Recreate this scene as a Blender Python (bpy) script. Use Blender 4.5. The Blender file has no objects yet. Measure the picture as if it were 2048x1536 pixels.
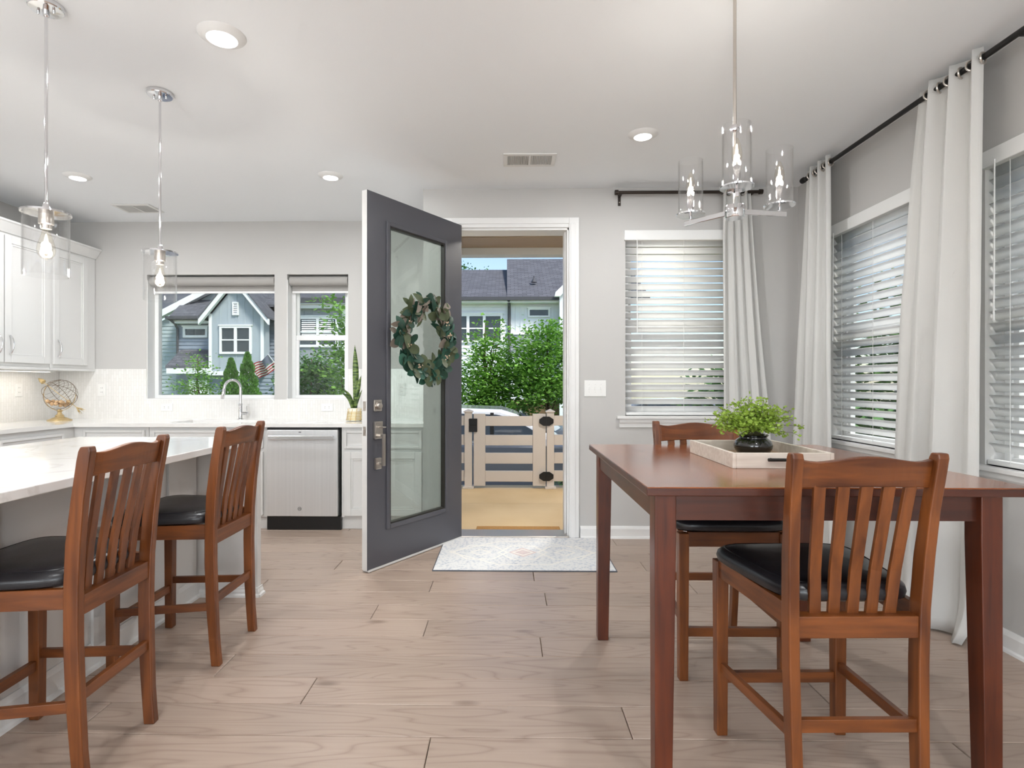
import bpy, bmesh, math, random
from math import sin, cos, pi, radians as R
from mathutils import Vector, Matrix

random.seed(7)
S = bpy.context.scene
C = S.collection

# ------------------------------------------------------------------ camera
cam = bpy.data.cameras.new('camera')
cam.sensor_width = 36.0
cam.lens = 36.0 * 1120.0 / 2048.0
cam.shift_x = 29.0 / 2048.0
cam.shift_y = -1.0 / 2048.0
cam.clip_start = 0.05
cam.clip_end = 300
camo = bpy.data.objects.new('camera', cam)
C.objects.link(camo)
camo.location = (0, 0, 1.21)
camo.rotation_euler = (R(90), 0, R(0.93))
S.camera = camo

# ------------------------------------------------------------------ world, sun, exposure
W = bpy.data.worlds.new('world')
S.world = W
W.use_nodes = True
wn = W.node_tree.nodes
wl = W.node_tree.links
bg = wn['Background']
sky = wn.new('ShaderNodeTexSky')
sky.sky_type = 'NISHITA'
sky.sun_disc = False
sky.sun_elevation = R(52)
sky.sun_rotation = R(135)
sky.air_density = 1.0
sky.dust_density = 0.6
sky.ozone_density = 1.2
hsv = wn.new('ShaderNodeHueSaturation')
hsv.inputs['Saturation'].default_value = 0.95
wl.new(sky.outputs[0], hsv.inputs['Color'])
wl.new(hsv.outputs[0], bg.inputs[0])
bg.inputs[1].default_value = 0.21

sun = bpy.data.lights.new('sun', 'SUN')
sun.energy = 4.2
sun.angle = R(12)
sun.color = (1.0, 0.96, 0.90)
suno = bpy.data.objects.new('sun', sun)
C.objects.link(suno)
suno.rotation_euler = (R(41), 0, R(45))

S.view_settings.view_transform = 'Standard'
S.view_settings.look = 'None'
S.view_settings.exposure = 0.14
S.view_settings.gamma = 1.0
S.view_settings.use_curve_mapping = False
S.cycles.use_denoising = True
S.cycles.use_adaptive_sampling = True
S.cycles.adaptive_threshold = 0.1
S.cycles.adaptive_min_samples = 12
S.cycles.max_bounces = 6
S.cycles.diffuse_bounces = 3
S.cycles.glossy_bounces = 2
S.cycles.transmission_bounces = 3
S.cycles.transparent_max_bounces = 10
S.cycles.caustics_reflective = False
S.cycles.caustics_refractive = False
S.cycles.sample_clamp_indirect = 4.0


def area(name, loc, rot, sx, sy, power, col=(1, 1, 1), shape='RECTANGLE', parent=None):
    l = bpy.data.lights.new(name, 'AREA')
    l.shape = shape
    l.size = sx
    if shape in ('RECTANGLE', 'ELLIPSE'):
        l.size_y = sy
    l.energy = power
    l.color = col
    o = bpy.data.objects.new(name, l)
    C.objects.link(o)
    o.location = loc
    o.rotation_euler = rot
    if parent:
        o.parent = parent
    return o


# added fill lamps standing in for daylight at the unseen rear wall
area('added_rear_fill', (-2.6, -4.02, 1.45), (R(90), 0, R(0)), 1.9, 1.9, 85, (.90, .955, 1))
area('added_rear_fill', (0.6, -4.02, 1.45), (R(90), 0, R(0)), 1.9, 1.9, 85, (.90, .955, 1))


# ------------------------------------------------------------------ materials
def lin(h):
    h = h.lstrip('#')
    v = [int(h[i:i + 2], 16) / 255 for i in (0, 2, 4)]
    return tuple((c / 12.92 if c <= .04045 else ((c + .055) / 1.055) ** 2.4) for c in v) + (1.0,)


MATS = {}


def mat(name, hx, rough=.5, metal=0.0, spec=.5, var=0.0, vscale=(4, 4, 4), bump=0.0, bscale=60,
        transl=0.0, coat=0.0, emit=0.0, dark=None):
    m = bpy.data.materials.new(name)
    MATS[name] = m
    m.use_nodes = True
    n, l = m.node_tree.nodes, m.node_tree.links
    b = n['Principled BSDF']
    c = lin(hx)
    b.inputs['Base Color'].default_value = c
    b.inputs['Roughness'].default_value = rough
    b.inputs['Metallic'].default_value = metal
    b.inputs['Specular IOR Level'].default_value = spec
    if coat:
        b.inputs['Coat Weight'].default_value = coat
        b.inputs['Coat Roughness'].default_value = .12
    if emit:
        b.inputs['Emission Color'].default_value = c
        b.inputs['Emission Strength'].default_value = emit
        m.cycles.emission_sampling = 'NONE'      # the lamps beside these surfaces carry the light
    if var or bump or dark:
        tc = n.new('ShaderNodeTexCoord')
        mp = n.new('ShaderNodeMapping')
        mp.inputs['Scale'].default_value = vscale
        l.new(tc.outputs['Object'], mp.inputs[0])
    if var or dark:
        nz = n.new('ShaderNodeTexNoise')
        nz.inputs['Scale'].default_value = 1.0
        nz.inputs['Detail'].default_value = 5
        l.new(mp.outputs[0], nz.inputs['Vector'])
        mx = n.new('ShaderNodeMix')
        mx.data_type = 'RGBA'
        if dark:
            a, bb = lin(dark), c
        else:
            a = tuple(x * (1 - var) for x in c[:3]) + (1,)
            bb = tuple(min(1, x * (1 + var)) for x in c[:3]) + (1,)
        mx.inputs[6].default_value = a
        mx.inputs[7].default_value = bb
        rp = n.new('ShaderNodeMapRange')
        rp.inputs[1].default_value = .3
        rp.inputs[2].default_value = .7
        l.new(nz.outputs[0], rp.inputs[0])
        l.new(rp.outputs[0], mx.inputs[0])
        l.new(mx.outputs[2], b.inputs['Base Color'])
    if bump:
        nb = n.new('ShaderNodeTexNoise')
        nb.inputs['Scale'].default_value = bscale
        nb.inputs['Detail'].default_value = 3
        l.new(tc.outputs['Object'], nb.inputs['Vector'])
        bp = n.new('ShaderNodeBump')
        bp.inputs['Strength'].default_value = bump
        bp.inputs['Distance'].default_value = .01
        l.new(nb.outputs[0], bp.inputs['Height'])
        l.new(bp.outputs[0], b.inputs['Normal'])
    if transl:
        t = n.new('ShaderNodeBsdfTranslucent')
        t.inputs[0].default_value = c
        ms = n.new('ShaderNodeMixShader')
        ms.inputs[0].default_value = transl
        l.new(b.outputs[0], ms.inputs[1])
        l.new(t.outputs[0], ms.inputs[2])
        l.new(ms.outputs[0], n['Material Output'].inputs[0])
    return m


def wood_mat(name, light, dark, axis, rough=.38, coat=.12):
    """reddish stained timber, grain along one axis of the object"""
    m = bpy.data.materials.new(name)
    m.use_nodes = True
    n, l = m.node_tree.nodes, m.node_tree.links
    b = n['Principled BSDF']
    tc = n.new('ShaderNodeTexCoord')
    oi = n.new('ShaderNodeObjectInfo')
    ad = n.new('ShaderNodeVectorMath')
    ad.operation = 'MULTIPLY_ADD'
    ad.inputs[1].default_value = (7, 7, 7)
    l.new(oi.outputs['Random'], ad.inputs[0])
    l.new(tc.outputs['Object'], ad.inputs[2])
    mp = n.new('ShaderNodeMapping')
    sc = [38, 38, 38]
    sc['xyz'.index(axis)] = 3.0
    mp.inputs['Scale'].default_value = sc
    l.new(ad.outputs[0], mp.inputs[0])
    nz = n.new('ShaderNodeTexNoise')
    nz.inputs['Scale'].default_value = 1
    nz.inputs['Detail'].default_value = 6
    nz.inputs['Distortion'].default_value = .6
    l.new(mp.outputs[0], nz.inputs['Vector'])
    n2 = n.new('ShaderNodeTexNoise')
    n2.inputs['Scale'].default_value = 4.0
    n2.inputs['Detail'].default_value = 2
    l.new(ad.outputs[0], n2.inputs['Vector'])
    mth = n.new('ShaderNodeMath')
    mth.operation = 'MULTIPLY_ADD'
    mth.inputs[1].default_value = .55
    l.new(nz.outputs[0], mth.inputs[0])
    m3 = n.new('ShaderNodeMath')
    m3.operation = 'MULTIPLY'
    m3.inputs[1].default_value = .45
    l.new(n2.outputs[0], m3.inputs[0])
    l.new(m3.outputs[0], mth.inputs[2])
    cr = n.new('ShaderNodeValToRGB')
    cr.color_ramp.elements[0].position = .33
    cr.color_ramp.elements[0].color = lin(dark)
    cr.color_ramp.elements[1].position = .62
    cr.color_ramp.elements[1].color = lin(light)
    l.new(mth.outputs[0], cr.inputs[0])
    l.new(cr.outputs[0], b.inputs['Base Color'])
    b.inputs['Roughness'].default_value = rough
    b.inputs['Coat Weight'].default_value = coat
    b.inputs['Coat Roughness'].default_value = .22
    return m


def plank_mat():
    m = bpy.data.materials.new('oak_plank')
    m.use_nodes = True
    n, l = m.node_tree.nodes, m.node_tree.links
    b = n['Principled BSDF']
    tc = n.new('ShaderNodeTexCoord')
    oi = n.new('ShaderNodeObjectInfo')
    ad = n.new('ShaderNodeVectorMath')
    ad.operation = 'MULTIPLY_ADD'
    ad.inputs[1].default_value = (31, 17, 9)
    l.new(oi.outputs['Random'], ad.inputs[0])
    l.new(tc.outputs['Object'], ad.inputs[2])
    mp = n.new('ShaderNodeMapping')
    mp.inputs['Scale'].default_value = (1.6, 30, 1)
    l.new(ad.outputs[0], mp.inputs[0])
    fine = n.new('ShaderNodeTexNoise')
    fine.inputs['Scale'].default_value = 2.2
    fine.inputs['Detail'].default_value = 6
    l.new(mp.outputs[0], fine.inputs['Vector'])
    mp2 = n.new('ShaderNodeMapping')
    mp2.inputs['Scale'].default_value = (.9, 7.5, 1)
    l.new(ad.outputs[0], mp2.inputs[0])
    field = n.new('ShaderNodeTexNoise')
    field.inputs['Scale'].default_value = 1.0
    field.inputs['Detail'].default_value = 1.2
    l.new(mp2.outputs[0], field.inputs['Vector'])
    k = n.new('ShaderNodeMath')
    k.operation = 'MULTIPLY'
    k.inputs[1].default_value = 26
    l.new(field.outputs[0], k.inputs[0])
    fr = n.new('ShaderNodeMath')
    fr.operation = 'PINGPONG'
    fr.inputs[1].default_value = 1
    l.new(k.outputs[0], fr.inputs[0])
    pw = n.new('ShaderNodeMath')
    pw.operation = 'POWER'
    pw.inputs[1].default_value = 5
    l.new(fr.outputs[0], pw.inputs[0])
    c1 = n.new('ShaderNodeMix')
    c1.data_type = 'RGBA'
    c1.inputs[6].default_value = lin('#b9a697')
    c1.inputs[7].default_value = lin('#a89384')
    l.new(fine.outputs[0], c1.inputs[0])
    c2 = n.new('ShaderNodeMix')
    c2.data_type = 'RGBA'
    c2.blend_type = 'MULTIPLY'
    c2.inputs[7].default_value = lin('#c6b8b0')
    k2 = n.new('ShaderNodeMath')
    k2.operation = 'MULTIPLY'
    k2.inputs[1].default_value = .45
    l.new(pw.outputs[0], k2.inputs[0])
    l.new(k2.outputs[0], c2.inputs[0])
    l.new(c1.outputs[2], c2.inputs[6])
    # knots
    vo = n.new('ShaderNodeTexVoronoi')
    vo.inputs['Scale'].default_value = 1.0
    mp3 = n.new('ShaderNodeMapping')
    mp3.inputs['Scale'].default_value = (1.5, 4.2, 1)
    l.new(ad.outputs[0], mp3.inputs[0])
    l.new(mp3.outputs[0], vo.inputs['Vector'])
    mr = n.new('ShaderNodeMapRange')
    mr.inputs[1].default_value = .03
    mr.inputs[2].default_value = .10
    mr.inputs[3].default_value = .55
    mr.inputs[4].default_value = 0
    l.new(vo.outputs['Distance'], mr.inputs[0])
    c3 = n.new('ShaderNodeMix')
    c3.data_type = 'RGBA'
    c3.blend_type = 'MULTIPLY'
    c3.inputs[7].default_value = lin('#8c7a6e')
    l.new(mr.outputs[0], c3.inputs[0])
    l.new(c2.outputs[2], c3.inputs[6])
    hv = n.new('ShaderNodeHueSaturation')
    vr = n.new('ShaderNodeMapRange')
    vr.inputs[3].default_value = .92
    vr.inputs[4].default_value = 1.06
    l.new(oi.outputs['Random'], vr.inputs[0])
    l.new(vr.outputs[0], hv.inputs['Value'])
    l.new(c3.outputs[2], hv.inputs['Color'])
    l.new(hv.outputs[0], b.inputs['Base Color'])
    b.inputs['Roughness'].default_value = .36
    b.inputs['Specular IOR Level'].default_value = .5
    bp = n.new('ShaderNodeBump')
    bp.inputs['Strength'].default_value = .05
    bp.inputs['Distance'].default_value = .004
    l.new(fine.outputs[0], bp.inputs['Height'])
    l.new(bp.outputs[0], b.inputs['Normal'])
    return m


def glass_mat(name, tint='#ffffff', base=.03, k=.9, rough=0.0):
    """thin clear glass: transmits straight, mirrors by Fresnel"""
    m = bpy.data.materials.new(name)
    m.use_nodes = True
    n, l = m.node_tree.nodes, m.node_tree.links
    n.remove(n['Principled BSDF'])
    t = n.new('ShaderNodeBsdfTransparent')
    t.inputs[0].default_value = lin(tint)
    g = n.new('ShaderNodeBsdfGlossy')
    g.inputs['Roughness'].default_value = rough
    lw = n.new('ShaderNodeLayerWeight')
    lw.inputs['Blend'].default_value = .5
    pw = n.new('ShaderNodeMath')
    pw.operation = 'POWER'
    pw.inputs[1].default_value = 4.0
    l.new(lw.outputs['Facing'], pw.inputs[0])
    mt = n.new('ShaderNodeMath')
    mt.operation = 'MULTIPLY_ADD'
    mt.inputs[1].default_value = k
    mt.inputs[2].default_value = base
    l.new(pw.outputs[0], mt.inputs[0])
    ms = n.new('ShaderNodeMixShader')
    l.new(mt.outputs[0], ms.inputs[0])
    l.new(t.outputs[0], ms.inputs[1])
    l.new(g.outputs[0], ms.inputs[2])
    l.new(ms.outputs[0], n['Material Output'].inputs[0])
    return m


def brick_mat(name, c1, c2, cm, scale, bw, bh, mortar, rough=.4, rot=(0, 0, 0), bump=.3, offset=.5, swz=None):
    m = bpy.data.materials.new(name)
    m.use_nodes = True
    n, l = m.node_tree.nodes, m.node_tree.links
    b = n['Principled BSDF']
    tc = n.new('ShaderNodeTexCoord')
    mp = n.new('ShaderNodeMapping')
    mp.inputs['Rotation'].default_value = rot
    l.new(tc.outputs['Object'], mp.inputs[0])
    br = n.new('ShaderNodeTexBrick')
    br.offset = offset
    br.inputs['Color1'].default_value = lin(c1)
    br.inputs['Color2'].default_value = lin(c2)
    br.inputs['Mortar'].default_value = lin(cm)
    br.inputs['Scale'].default_value = scale
    br.inputs['Mortar Size'].default_value = mortar
    br.inputs['Brick Width'].default_value = bw
    br.inputs['Row Height'].default_value = bh
    if swz:
        sp = n.new('ShaderNodeSeparateXYZ')
        cb = n.new('ShaderNodeCombineXYZ')
        l.new(tc.outputs['Object'], sp.inputs[0])
        l.new(sp.outputs['xyz'.index(swz[0])], cb.inputs[0])
        l.new(sp.outputs['xyz'.index(swz[1])], cb.inputs[1])
        l.new(cb.outputs[0], br.inputs['Vector'])
    else:
        l.new(mp.outputs[0], br.inputs['Vector'])
    l.new(br.outputs[0], b.inputs['Base Color'])
    b.inputs['Roughness'].default_value = rough
    bp = n.new('ShaderNodeBump')
    bp.inputs['Strength'].default_value = bump
    bp.inputs['Distance'].default_value = .004
    bp.invert = True
    l.new(br.outputs['Fac'], bp.inputs['Height'])
    l.new(bp.outputs[0], b.inputs['Normal'])
    return m


M_ = dict(
    wall=mat('wall_paint', '#c8c6c3', .75, bump=.02, bscale=220),
    ceil=mat('ceiling_paint', '#f3f5f7', .85, bump=.02, bscale=180),
    trim=mat('trim_paint', '#ecebe9', .4, bump=.01, bscale=40),
    cab=mat('cabinet_paint', '#e4e3e1', .38, bump=.01, bscale=30),
    quartz=mat('white_quartz', '#f0eeea', .1, spec=.5, var=.03, vscale=(3, 3, 3), coat=.3),
    plank=plank_mat(),
    subfloor=mat('floor_joint', '#7d6a5e', .8, var=.1),
    wood_v=wood_mat('stained_wood_upright', '#844a20', '#4e2610', 'z'),
    wood_h=wood_mat('stained_wood_crosswise', '#844a20', '#4e2610', 'x'),
    wood_y=wood_mat('stained_wood_lengthwise', '#844a20', '#4e2610', 'y'),
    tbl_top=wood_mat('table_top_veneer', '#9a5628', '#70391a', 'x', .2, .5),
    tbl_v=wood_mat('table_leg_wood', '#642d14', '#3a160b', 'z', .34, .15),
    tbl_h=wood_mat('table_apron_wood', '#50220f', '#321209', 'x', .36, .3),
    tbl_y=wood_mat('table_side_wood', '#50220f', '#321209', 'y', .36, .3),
    leather=mat('black_vinyl', '#17161a', .3, spec=.55, var=.25, vscale=(3, 3, 3), bump=.05, bscale=160),
    door=mat('charcoal_door_paint', '#56565c', .36, spec=.5, bump=.02, bscale=90),
    door_dark=mat('black_door_bead', '#26241f', .4, bump=.01),
    dooredge=mat('door_edge_paint', '#e0dfdc', .5, bump=.02),
    nickel=mat('satin_nickel', '#cfc8c0', .28, 1.0, bump=.01, bscale=120),
    chrome=mat('polished_chrome', '#e4e4e6', .06, 1.0, var=.02),
    steel=mat('stainless_steel', '#dedede', .34, .55, var=.04, vscale=(60, 60, .6)),
    steel_h=mat('stainless_handle', '#dcdcdc', .22, 1.0, var=.03),
    black=mat('black_plastic', '#141414', .45, bump=.02),
    bronze=mat('dark_bronze', '#3a322c', .4, .6, bump=.02),
    blackm=mat('black_metal', '#1d1b1a', .45, .3, bump=.02),
    slat=mat('blind_slat', '#fdfdfc', .5, transl=.5, bump=.02, bscale=60),
    blindrail=mat('blind_rail', '#f0f0ee', .5, bump=.02, bscale=60),
    vinyl=mat('window_vinyl', '#f4f4f3', .4, bump=.01),
    curtain=mat('curtain_cloth', '#f1f0ed', .85, transl=.34, bump=.12, bscale=320),
    glass=glass_mat('window_glass', '#fafcfb', .03, .7),
    dglass=glass_mat('door_glass', '#e9efec', .06, .8),
    lglass=glass_mat('lamp_glass', '#ffffff', .05, .8),
    bulbglass=glass_mat('bulb_glass', '#fffdf8', .03, .6),
    filament=mat('glowing_filament', '#fff3dc', .5, emit=1.8, var=.01),
    lens=mat('lit_lens', '#ffffff', .5, emit=6, var=.01),
    undercab=mat('lit_strip', '#fff4e2', .5, emit=5, var=.01),
    backsplash=brick_mat('backsplash_tile', '#f1efec', '#ebe9e5', '#e3e1dd', 1.0, .07, .024, .0016, .16, (0, 0, 0), .2, .5, 'zx'),
    gold=mat('aged_gold', '#c4ad80', .45, .4, var=.2, vscale=(30, 30, 30)),
    goldpaint=mat('gold_stripe', '#c0a052', .35, .6, var=.05),
    cream=mat('cream_ceramic', '#efe9d6', .35, bump=.02),
    nut=mat('nut_shell', '#c7a57f', .7, var=.2, vscale=(80, 80, 80), bump=.3, bscale=120),
    wire=mat('bronze_wire', '#6e5a44', .4, .7, var=.1),
    potblack=mat('black_glaze', '#141312', .12, spec=.6, coat=.6, var=.3, vscale=(30, 30, 30)),
    whitewash=mat('whitewashed_wood', '#e6ddd1', .6, dark='#d2c6b8', vscale=(4, 60, 60)),
    traybase=mat('tray_bottom_wood', '#a78a6c', .5, dark='#8f7457', vscale=(4, 50, 50)),
    fern1=mat('fern_leaf', '#9dbb4c', .5, transl=.3, var=.25, vscale=(25, 25, 25)),
    soil=mat('potting_soil', '#2c2119', .9, var=.3, vscale=(60, 60, 60), bump=.5),
    snake=None,
    twig=mat('twig', '#5c4632', .8, var=.2, vscale=(40, 40, 40)),
    leaf_a=mat('eucalyptus_dark', '#27493a', .55, transl=.15, var=.3, vscale=(12, 12, 12)),
    leaf_b=mat('eucalyptus_teal', '#376452', .5, transl=.15, var=.25, vscale=(12, 12, 12)),
    leaf_c=mat('eucalyptus_olive', '#566044', .6, transl=.15, var=.25, vscale=(12, 12, 12)),
    leaf_d=mat('eucalyptus_dried', '#877c70', .7, transl=.1, var=.25, vscale=(12, 12, 12)),
    bloom=mat('dried_bloom', '#cdb39a', .8, var=.15, vscale=(60, 60, 60)),
    plate=mat('wall_plate', '#f0efec', .35, bump=.01),
    slot=mat('socket_slot', '#55524e', .6, var=.05),
    vent=mat('vent_paint', '#e6e5e2', .5, bump=.01),
    ventd=mat('vent_gap', '#d6d4d1', .7, var=.05),
    # outdoors
    slab=mat('porch_concrete', '#e2c79c', .8, dark='#d6b98c', vscale=(1.4, 1.4, 1.4), bump=.1, bscale=90),
    coir=mat('coir_mat', '#b98a4f', .95, var=.15, vscale=(60, 60, 60), bump=.6, bscale=200),
    fence=mat('vinyl_fence', '#d9cfc6', .5, bump=.02),
    soffit=mat('porch_soffit', '#c3ae97', .7, var=.03, vscale=(2, 2, 2)),
    asphalt=mat('asphalt', '#77767a', .9, var=.12, vscale=(3, 3, 3), bump=.2, bscale=120),
    walk=mat('sidewalk_concrete', '#bdb8b0', .85, var=.06, vscale=(2, 2, 2)),
    grass=mat('lawn', '#5d8a38', .9, var=.3, vscale=(9, 9, 9), bump=.8, bscale=80),
    shingle=brick_mat('roof_shingle', '#67676c', '#55555a', '#444448', 1.0, .34, .16, .012, .9, (0, 0, 0), .5),
    side_blue=mat('blue_grey_siding', '#aab3b8', .6, var=.03),
    side_slate=mat('slate_siding', '#8d97a3', .6, var=.03),
    side_grey=mat('grey_siding', '#9a9fa2', .6, var=.03),
    side_teal=mat('pale_teal_siding', '#abb6b8', .6, var=.03),
    side_white=mat('white_siding', '#e6e8ea', .6, var=.02),
    house_trim=mat('house_trim', '#f2f2f0', .5, var=.01),
    gutter=mat('dark_gutter', '#4b4a4c', .45, var=.05),
    hglass=mat('dark_house_pane', '#3a4147', .12, spec=.6, var=.3, vscale=(.6, .6, .6)),
    brown=mat('brown_base', '#7d6044', .8, var=.15, vscale=(5, 5, 5)),
    bark=mat('bark', '#6a5540', .9, var=.25, vscale=(20, 20, 5), bump=.5, bscale=40),
    tl1=mat('tree_leaf_fresh', '#79a845', .6, transl=.35, var=.35, vscale=(3, 3, 3)),
    tl2=mat('tree_leaf_deep', '#527f3a', .6, transl=.3, var=.35, vscale=(3, 3, 3)),
    tl3=mat('conifer_leaf', '#56872f', .6, transl=.25, var=.35, vscale=(3, 3, 3)),
    carw=mat('white_car_paint', '#e6e9ee', .12, coat=1.0, var=.01),
    carg=mat('silver_car_paint', '#aeb6c4', .15, .3, coat=1.0, var=.02),
    carglass=mat('car_window', '#3d4650', .05, spec=.8, var=.1),
    tyre=mat('tyre', '#1b1b1c', .8, var=.1),
    alloy=mat('alloy_wheel', '#c6c8ca', .25, .9, var=.03),
    red=mat('tail_light', '#b02a24', .2, var=.05),
)


# ------------------------------------------------------------------ mesh helpers
class MB:
    def __init__(self):
        self.v, self.f = [], []

    def add(self, vs, fs):
        o = len(self.v)
        self.v += [tuple(x) for x in vs]
        self.f += [tuple(i + o for i in f) for f in fs]
        return self

    def box(self, x0, x1, y0, y1, z0, z1):
        x0, x1 = min(x0, x1), max(x0, x1)
        y0, y1 = min(y0, y1), max(y0, y1)
        z0, z1 = min(z0, z1), max(z0, z1)
        return self.add([(x0, y0, z0), (x1, y0, z0), (x1, y1, z0), (x0, y1, z0),
                         (x0, y0, z1), (x1, y0, z1), (x1, y1, z1), (x0, y1, z1)],
                        [(3, 2, 1, 0), (4, 5, 6, 7), (0, 1, 5, 4), (1, 2, 6, 5), (2, 3, 7, 6), (3, 0, 4, 7)])

    def tube(self, pts, rad, seg=10, cap=True, close=False):
        pts = [Vector(p) for p in pts]
        n = len(pts)
        rads = rad if isinstance(rad, (list, tuple)) else [rad] * n
        base = len(self.v)
        up = None
        for i, p in enumerate(pts):
            if close:
                t = (pts[(i + 1) % n] - pts[i - 1]).normalized()
            else:
                t = (pts[min(i + 1, n - 1)] - pts[max(i - 1, 0)]).normalized()
            if up is None:
                up = Vector((0, 0, 1)) if abs(t.z) < .9 else Vector((1, 0, 0))
            a = t.cross(up)
            if a.length < 1e-5:
                a = t.orthogonal()
            a.normalize()
            b = t.cross(a).normalized()
            up = -b if False else b.cross(t) * 0 + (a.cross(t)).normalized()
            for k in range(seg):
                an = 2 * pi * k / seg
                q = p + (a * cos(an) + b * sin(an)) * rads[i]
                self.v.append(tuple(q))
        m = n if close else n - 1
        for i in range(m):
            for k in range(seg):
                A = base + i * seg + k
                B = base + i * seg + (k + 1) % seg
                Cc = base + ((i + 1) % n) * seg + (k + 1) % seg
                D = base + ((i + 1) % n) * seg + k
                self.f.append((A, B, Cc, D))
        if cap and not close:
            self.f.append(tuple(base + k for k in range(seg))[::-1])
            self.f.append(tuple(base + (n - 1) * seg + k for k in range(seg)))
        return self

    def lathe(self, prof, cx=0, cy=0, seg=24, cap=True):
        base = len(self.v)
        n = len(prof)
        for r, z in prof:
            for k in range(seg):
                a = 2 * pi * k / seg
                self.v.append((cx + r * cos(a), cy + r * sin(a), z))
        for i in range(n - 1):
            for k in range(seg):
                k2 = (k + 1) % seg
                self.f.append((base + i * seg + k, base + i * seg + k2, base + (i + 1) * seg + k2, base + (i + 1) * seg + k))
        if cap:
            self.f.append(tuple(base + k for k in range(seg))[::-1])
            self.f.append(tuple(base + (n - 1) * seg + k for k in range(seg)))
        return self

    def prism(self, poly, axis, a0, a1):
        """poly: 2D points; axis: extrusion axis; the 2D coords fill the other two axes in order"""
        def mk(p, a):
            if axis == 'x':
                return (a, p[0], p[1])
            if axis == 'y':
                return (p[0], a, p[1])
            return (p[0], p[1], a)
        n = len(poly)
        vs = [mk(p, a0) for p in poly] + [mk(p, a1) for p in poly]
        fs = [tuple(range(n)), tuple(range(2 * n - 1, n - 1, -1))]
        for i in range(n):
            j = (i + 1) % n
            fs.append((i, i + n, j + n, j))
        return self.add(vs, fs)

    def bar(self, p, q, w, h, up=(0, 0, 1)):
        """rectangular bar from p to q, width w (sideways), height h (along up)"""
        p, q = Vector(p), Vector(q)
        t = (q - p).normalized()
        u = Vector(up)
        s = t.cross(u).normalized()
        u = s.cross(t).normalized()
        vs = []
        for c in (p, q):
            for a, b in ((-1, -1), (1, -1), (1, 1), (-1, 1)):
                vs.append(c + s * (a * w / 2) + u * (b * h / 2))
        return self.add(vs, [(0, 1, 2, 3), (7, 6, 5, 4), (0, 4, 5, 1), (1, 5, 6, 2), (2, 6, 7, 3), (3, 7, 4, 0)])

    def sweep(self, secs):
        """secs: list of 4-point sections"""
        base = len(self.v)
        for s in secs:
            self.v += [tuple(p) for p in s]
        k = len(secs[0])
        for i in range(len(secs) - 1):
            for a in range(k):
                b = (a + 1) % k
                self.f.append((base + i * k + a, base + i * k + b, base + (i + 1) * k + b, base + (i + 1) * k + a))
        self.f.append(tuple(base + a for a in range(k))[::-1])
        self.f.append(tuple(base + (len(secs) - 1) * k + a for a in range(k)))
        return self


def mesh(name, mb, m, smooth=False, fix=True):
    me = bpy.data.meshes.new(name)
    me.from_pydata(mb.v, [], mb.f)
    if fix:
        bm = bmesh.new()
        bm.from_mesh(me)
        bmesh.ops.recalc_face_normals(bm, faces=bm.faces)
        bm.to_mesh(me)
        bm.free()
    if smooth:
        me.polygons.foreach_set('use_smooth', [True] * len(me.polygons))
    if m:
        me.materials.append(m)
    me.update()
    return me


def shift(mb, loc):
    mb.v = [(x - loc[0], y - loc[1], z - loc[2]) for x, y, z in mb.v]
    return mb


def obj(name, mb, m, parent=None, bevel=0.0, smooth=False, seg=2, fix=True):
    me = mb if isinstance(mb, bpy.types.Mesh) else mesh(name, mb, m, smooth, fix)
    o = bpy.data.objects.new(name, me)
    C.objects.link(o)
    if parent:
        o.parent = parent
    if bevel:
        md = o.modifiers.new('bevel', 'BEVEL')
        md.width = bevel
        md.segments = seg
        md.limit_method = 'ANGLE'
        md.angle_limit = R(40)
    if smooth and bevel == 0:
        smooth_by_angle(o)
    return o


def smooth_by_angle(o, ang=40):
    me = o.data
    if me.get('sba'):
        return
    bm = bmesh.new()
    bm.from_mesh(me)
    for e in bm.edges:
        if len(e.link_faces) == 2 and e.calc_face_angle(0) > R(ang):
            e.smooth = False
    bm.to_mesh(me)
    bm.free()
    me['sba'] = 1


def tag(o, label=None, cat=None, group=None, kind=None):
    if label:
        o['label'] = label
    if cat:
        o['category'] = cat
    if group:
        o['group'] = group
    if kind:
        o['kind'] = kind
    return o


class Thing:
    """an Empty at a thing's base that parents its parts; p(): local coords, w(): world coords"""

    def __init__(self, name, label, cat, loc=(0, 0, 0), rz=0.0, group=None):
        self.o = bpy.data.objects.new(name, None)
        C.objects.link(self.o)
        self.o.location = loc
        self.o.rotation_euler = (0, 0, rz)
        self.o.empty_display_size = .1
        self.loc = loc
        tag(self.o, label, cat, group)

    def p(self, name, mb, m, parent=None, **k):
        return obj(name, mb, m, parent or self.o, **k)

    def w(self, name, mb, m, parent=None, **k):
        return obj(name, shift(mb, self.loc), m, parent or self.o, **k)


def copy_tree(o, parent=None):
    c = o.copy()
    C.objects.link(c)
    c.parent = parent
    for ch in list(o.children):
        copy_tree(ch, c)
    return c


def struct(name, mb, m, parent=None, **k):
    o = obj(name, mb, m, parent, **k)
    if parent is None:
        o['kind'] = 'structure'
    return o


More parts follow.
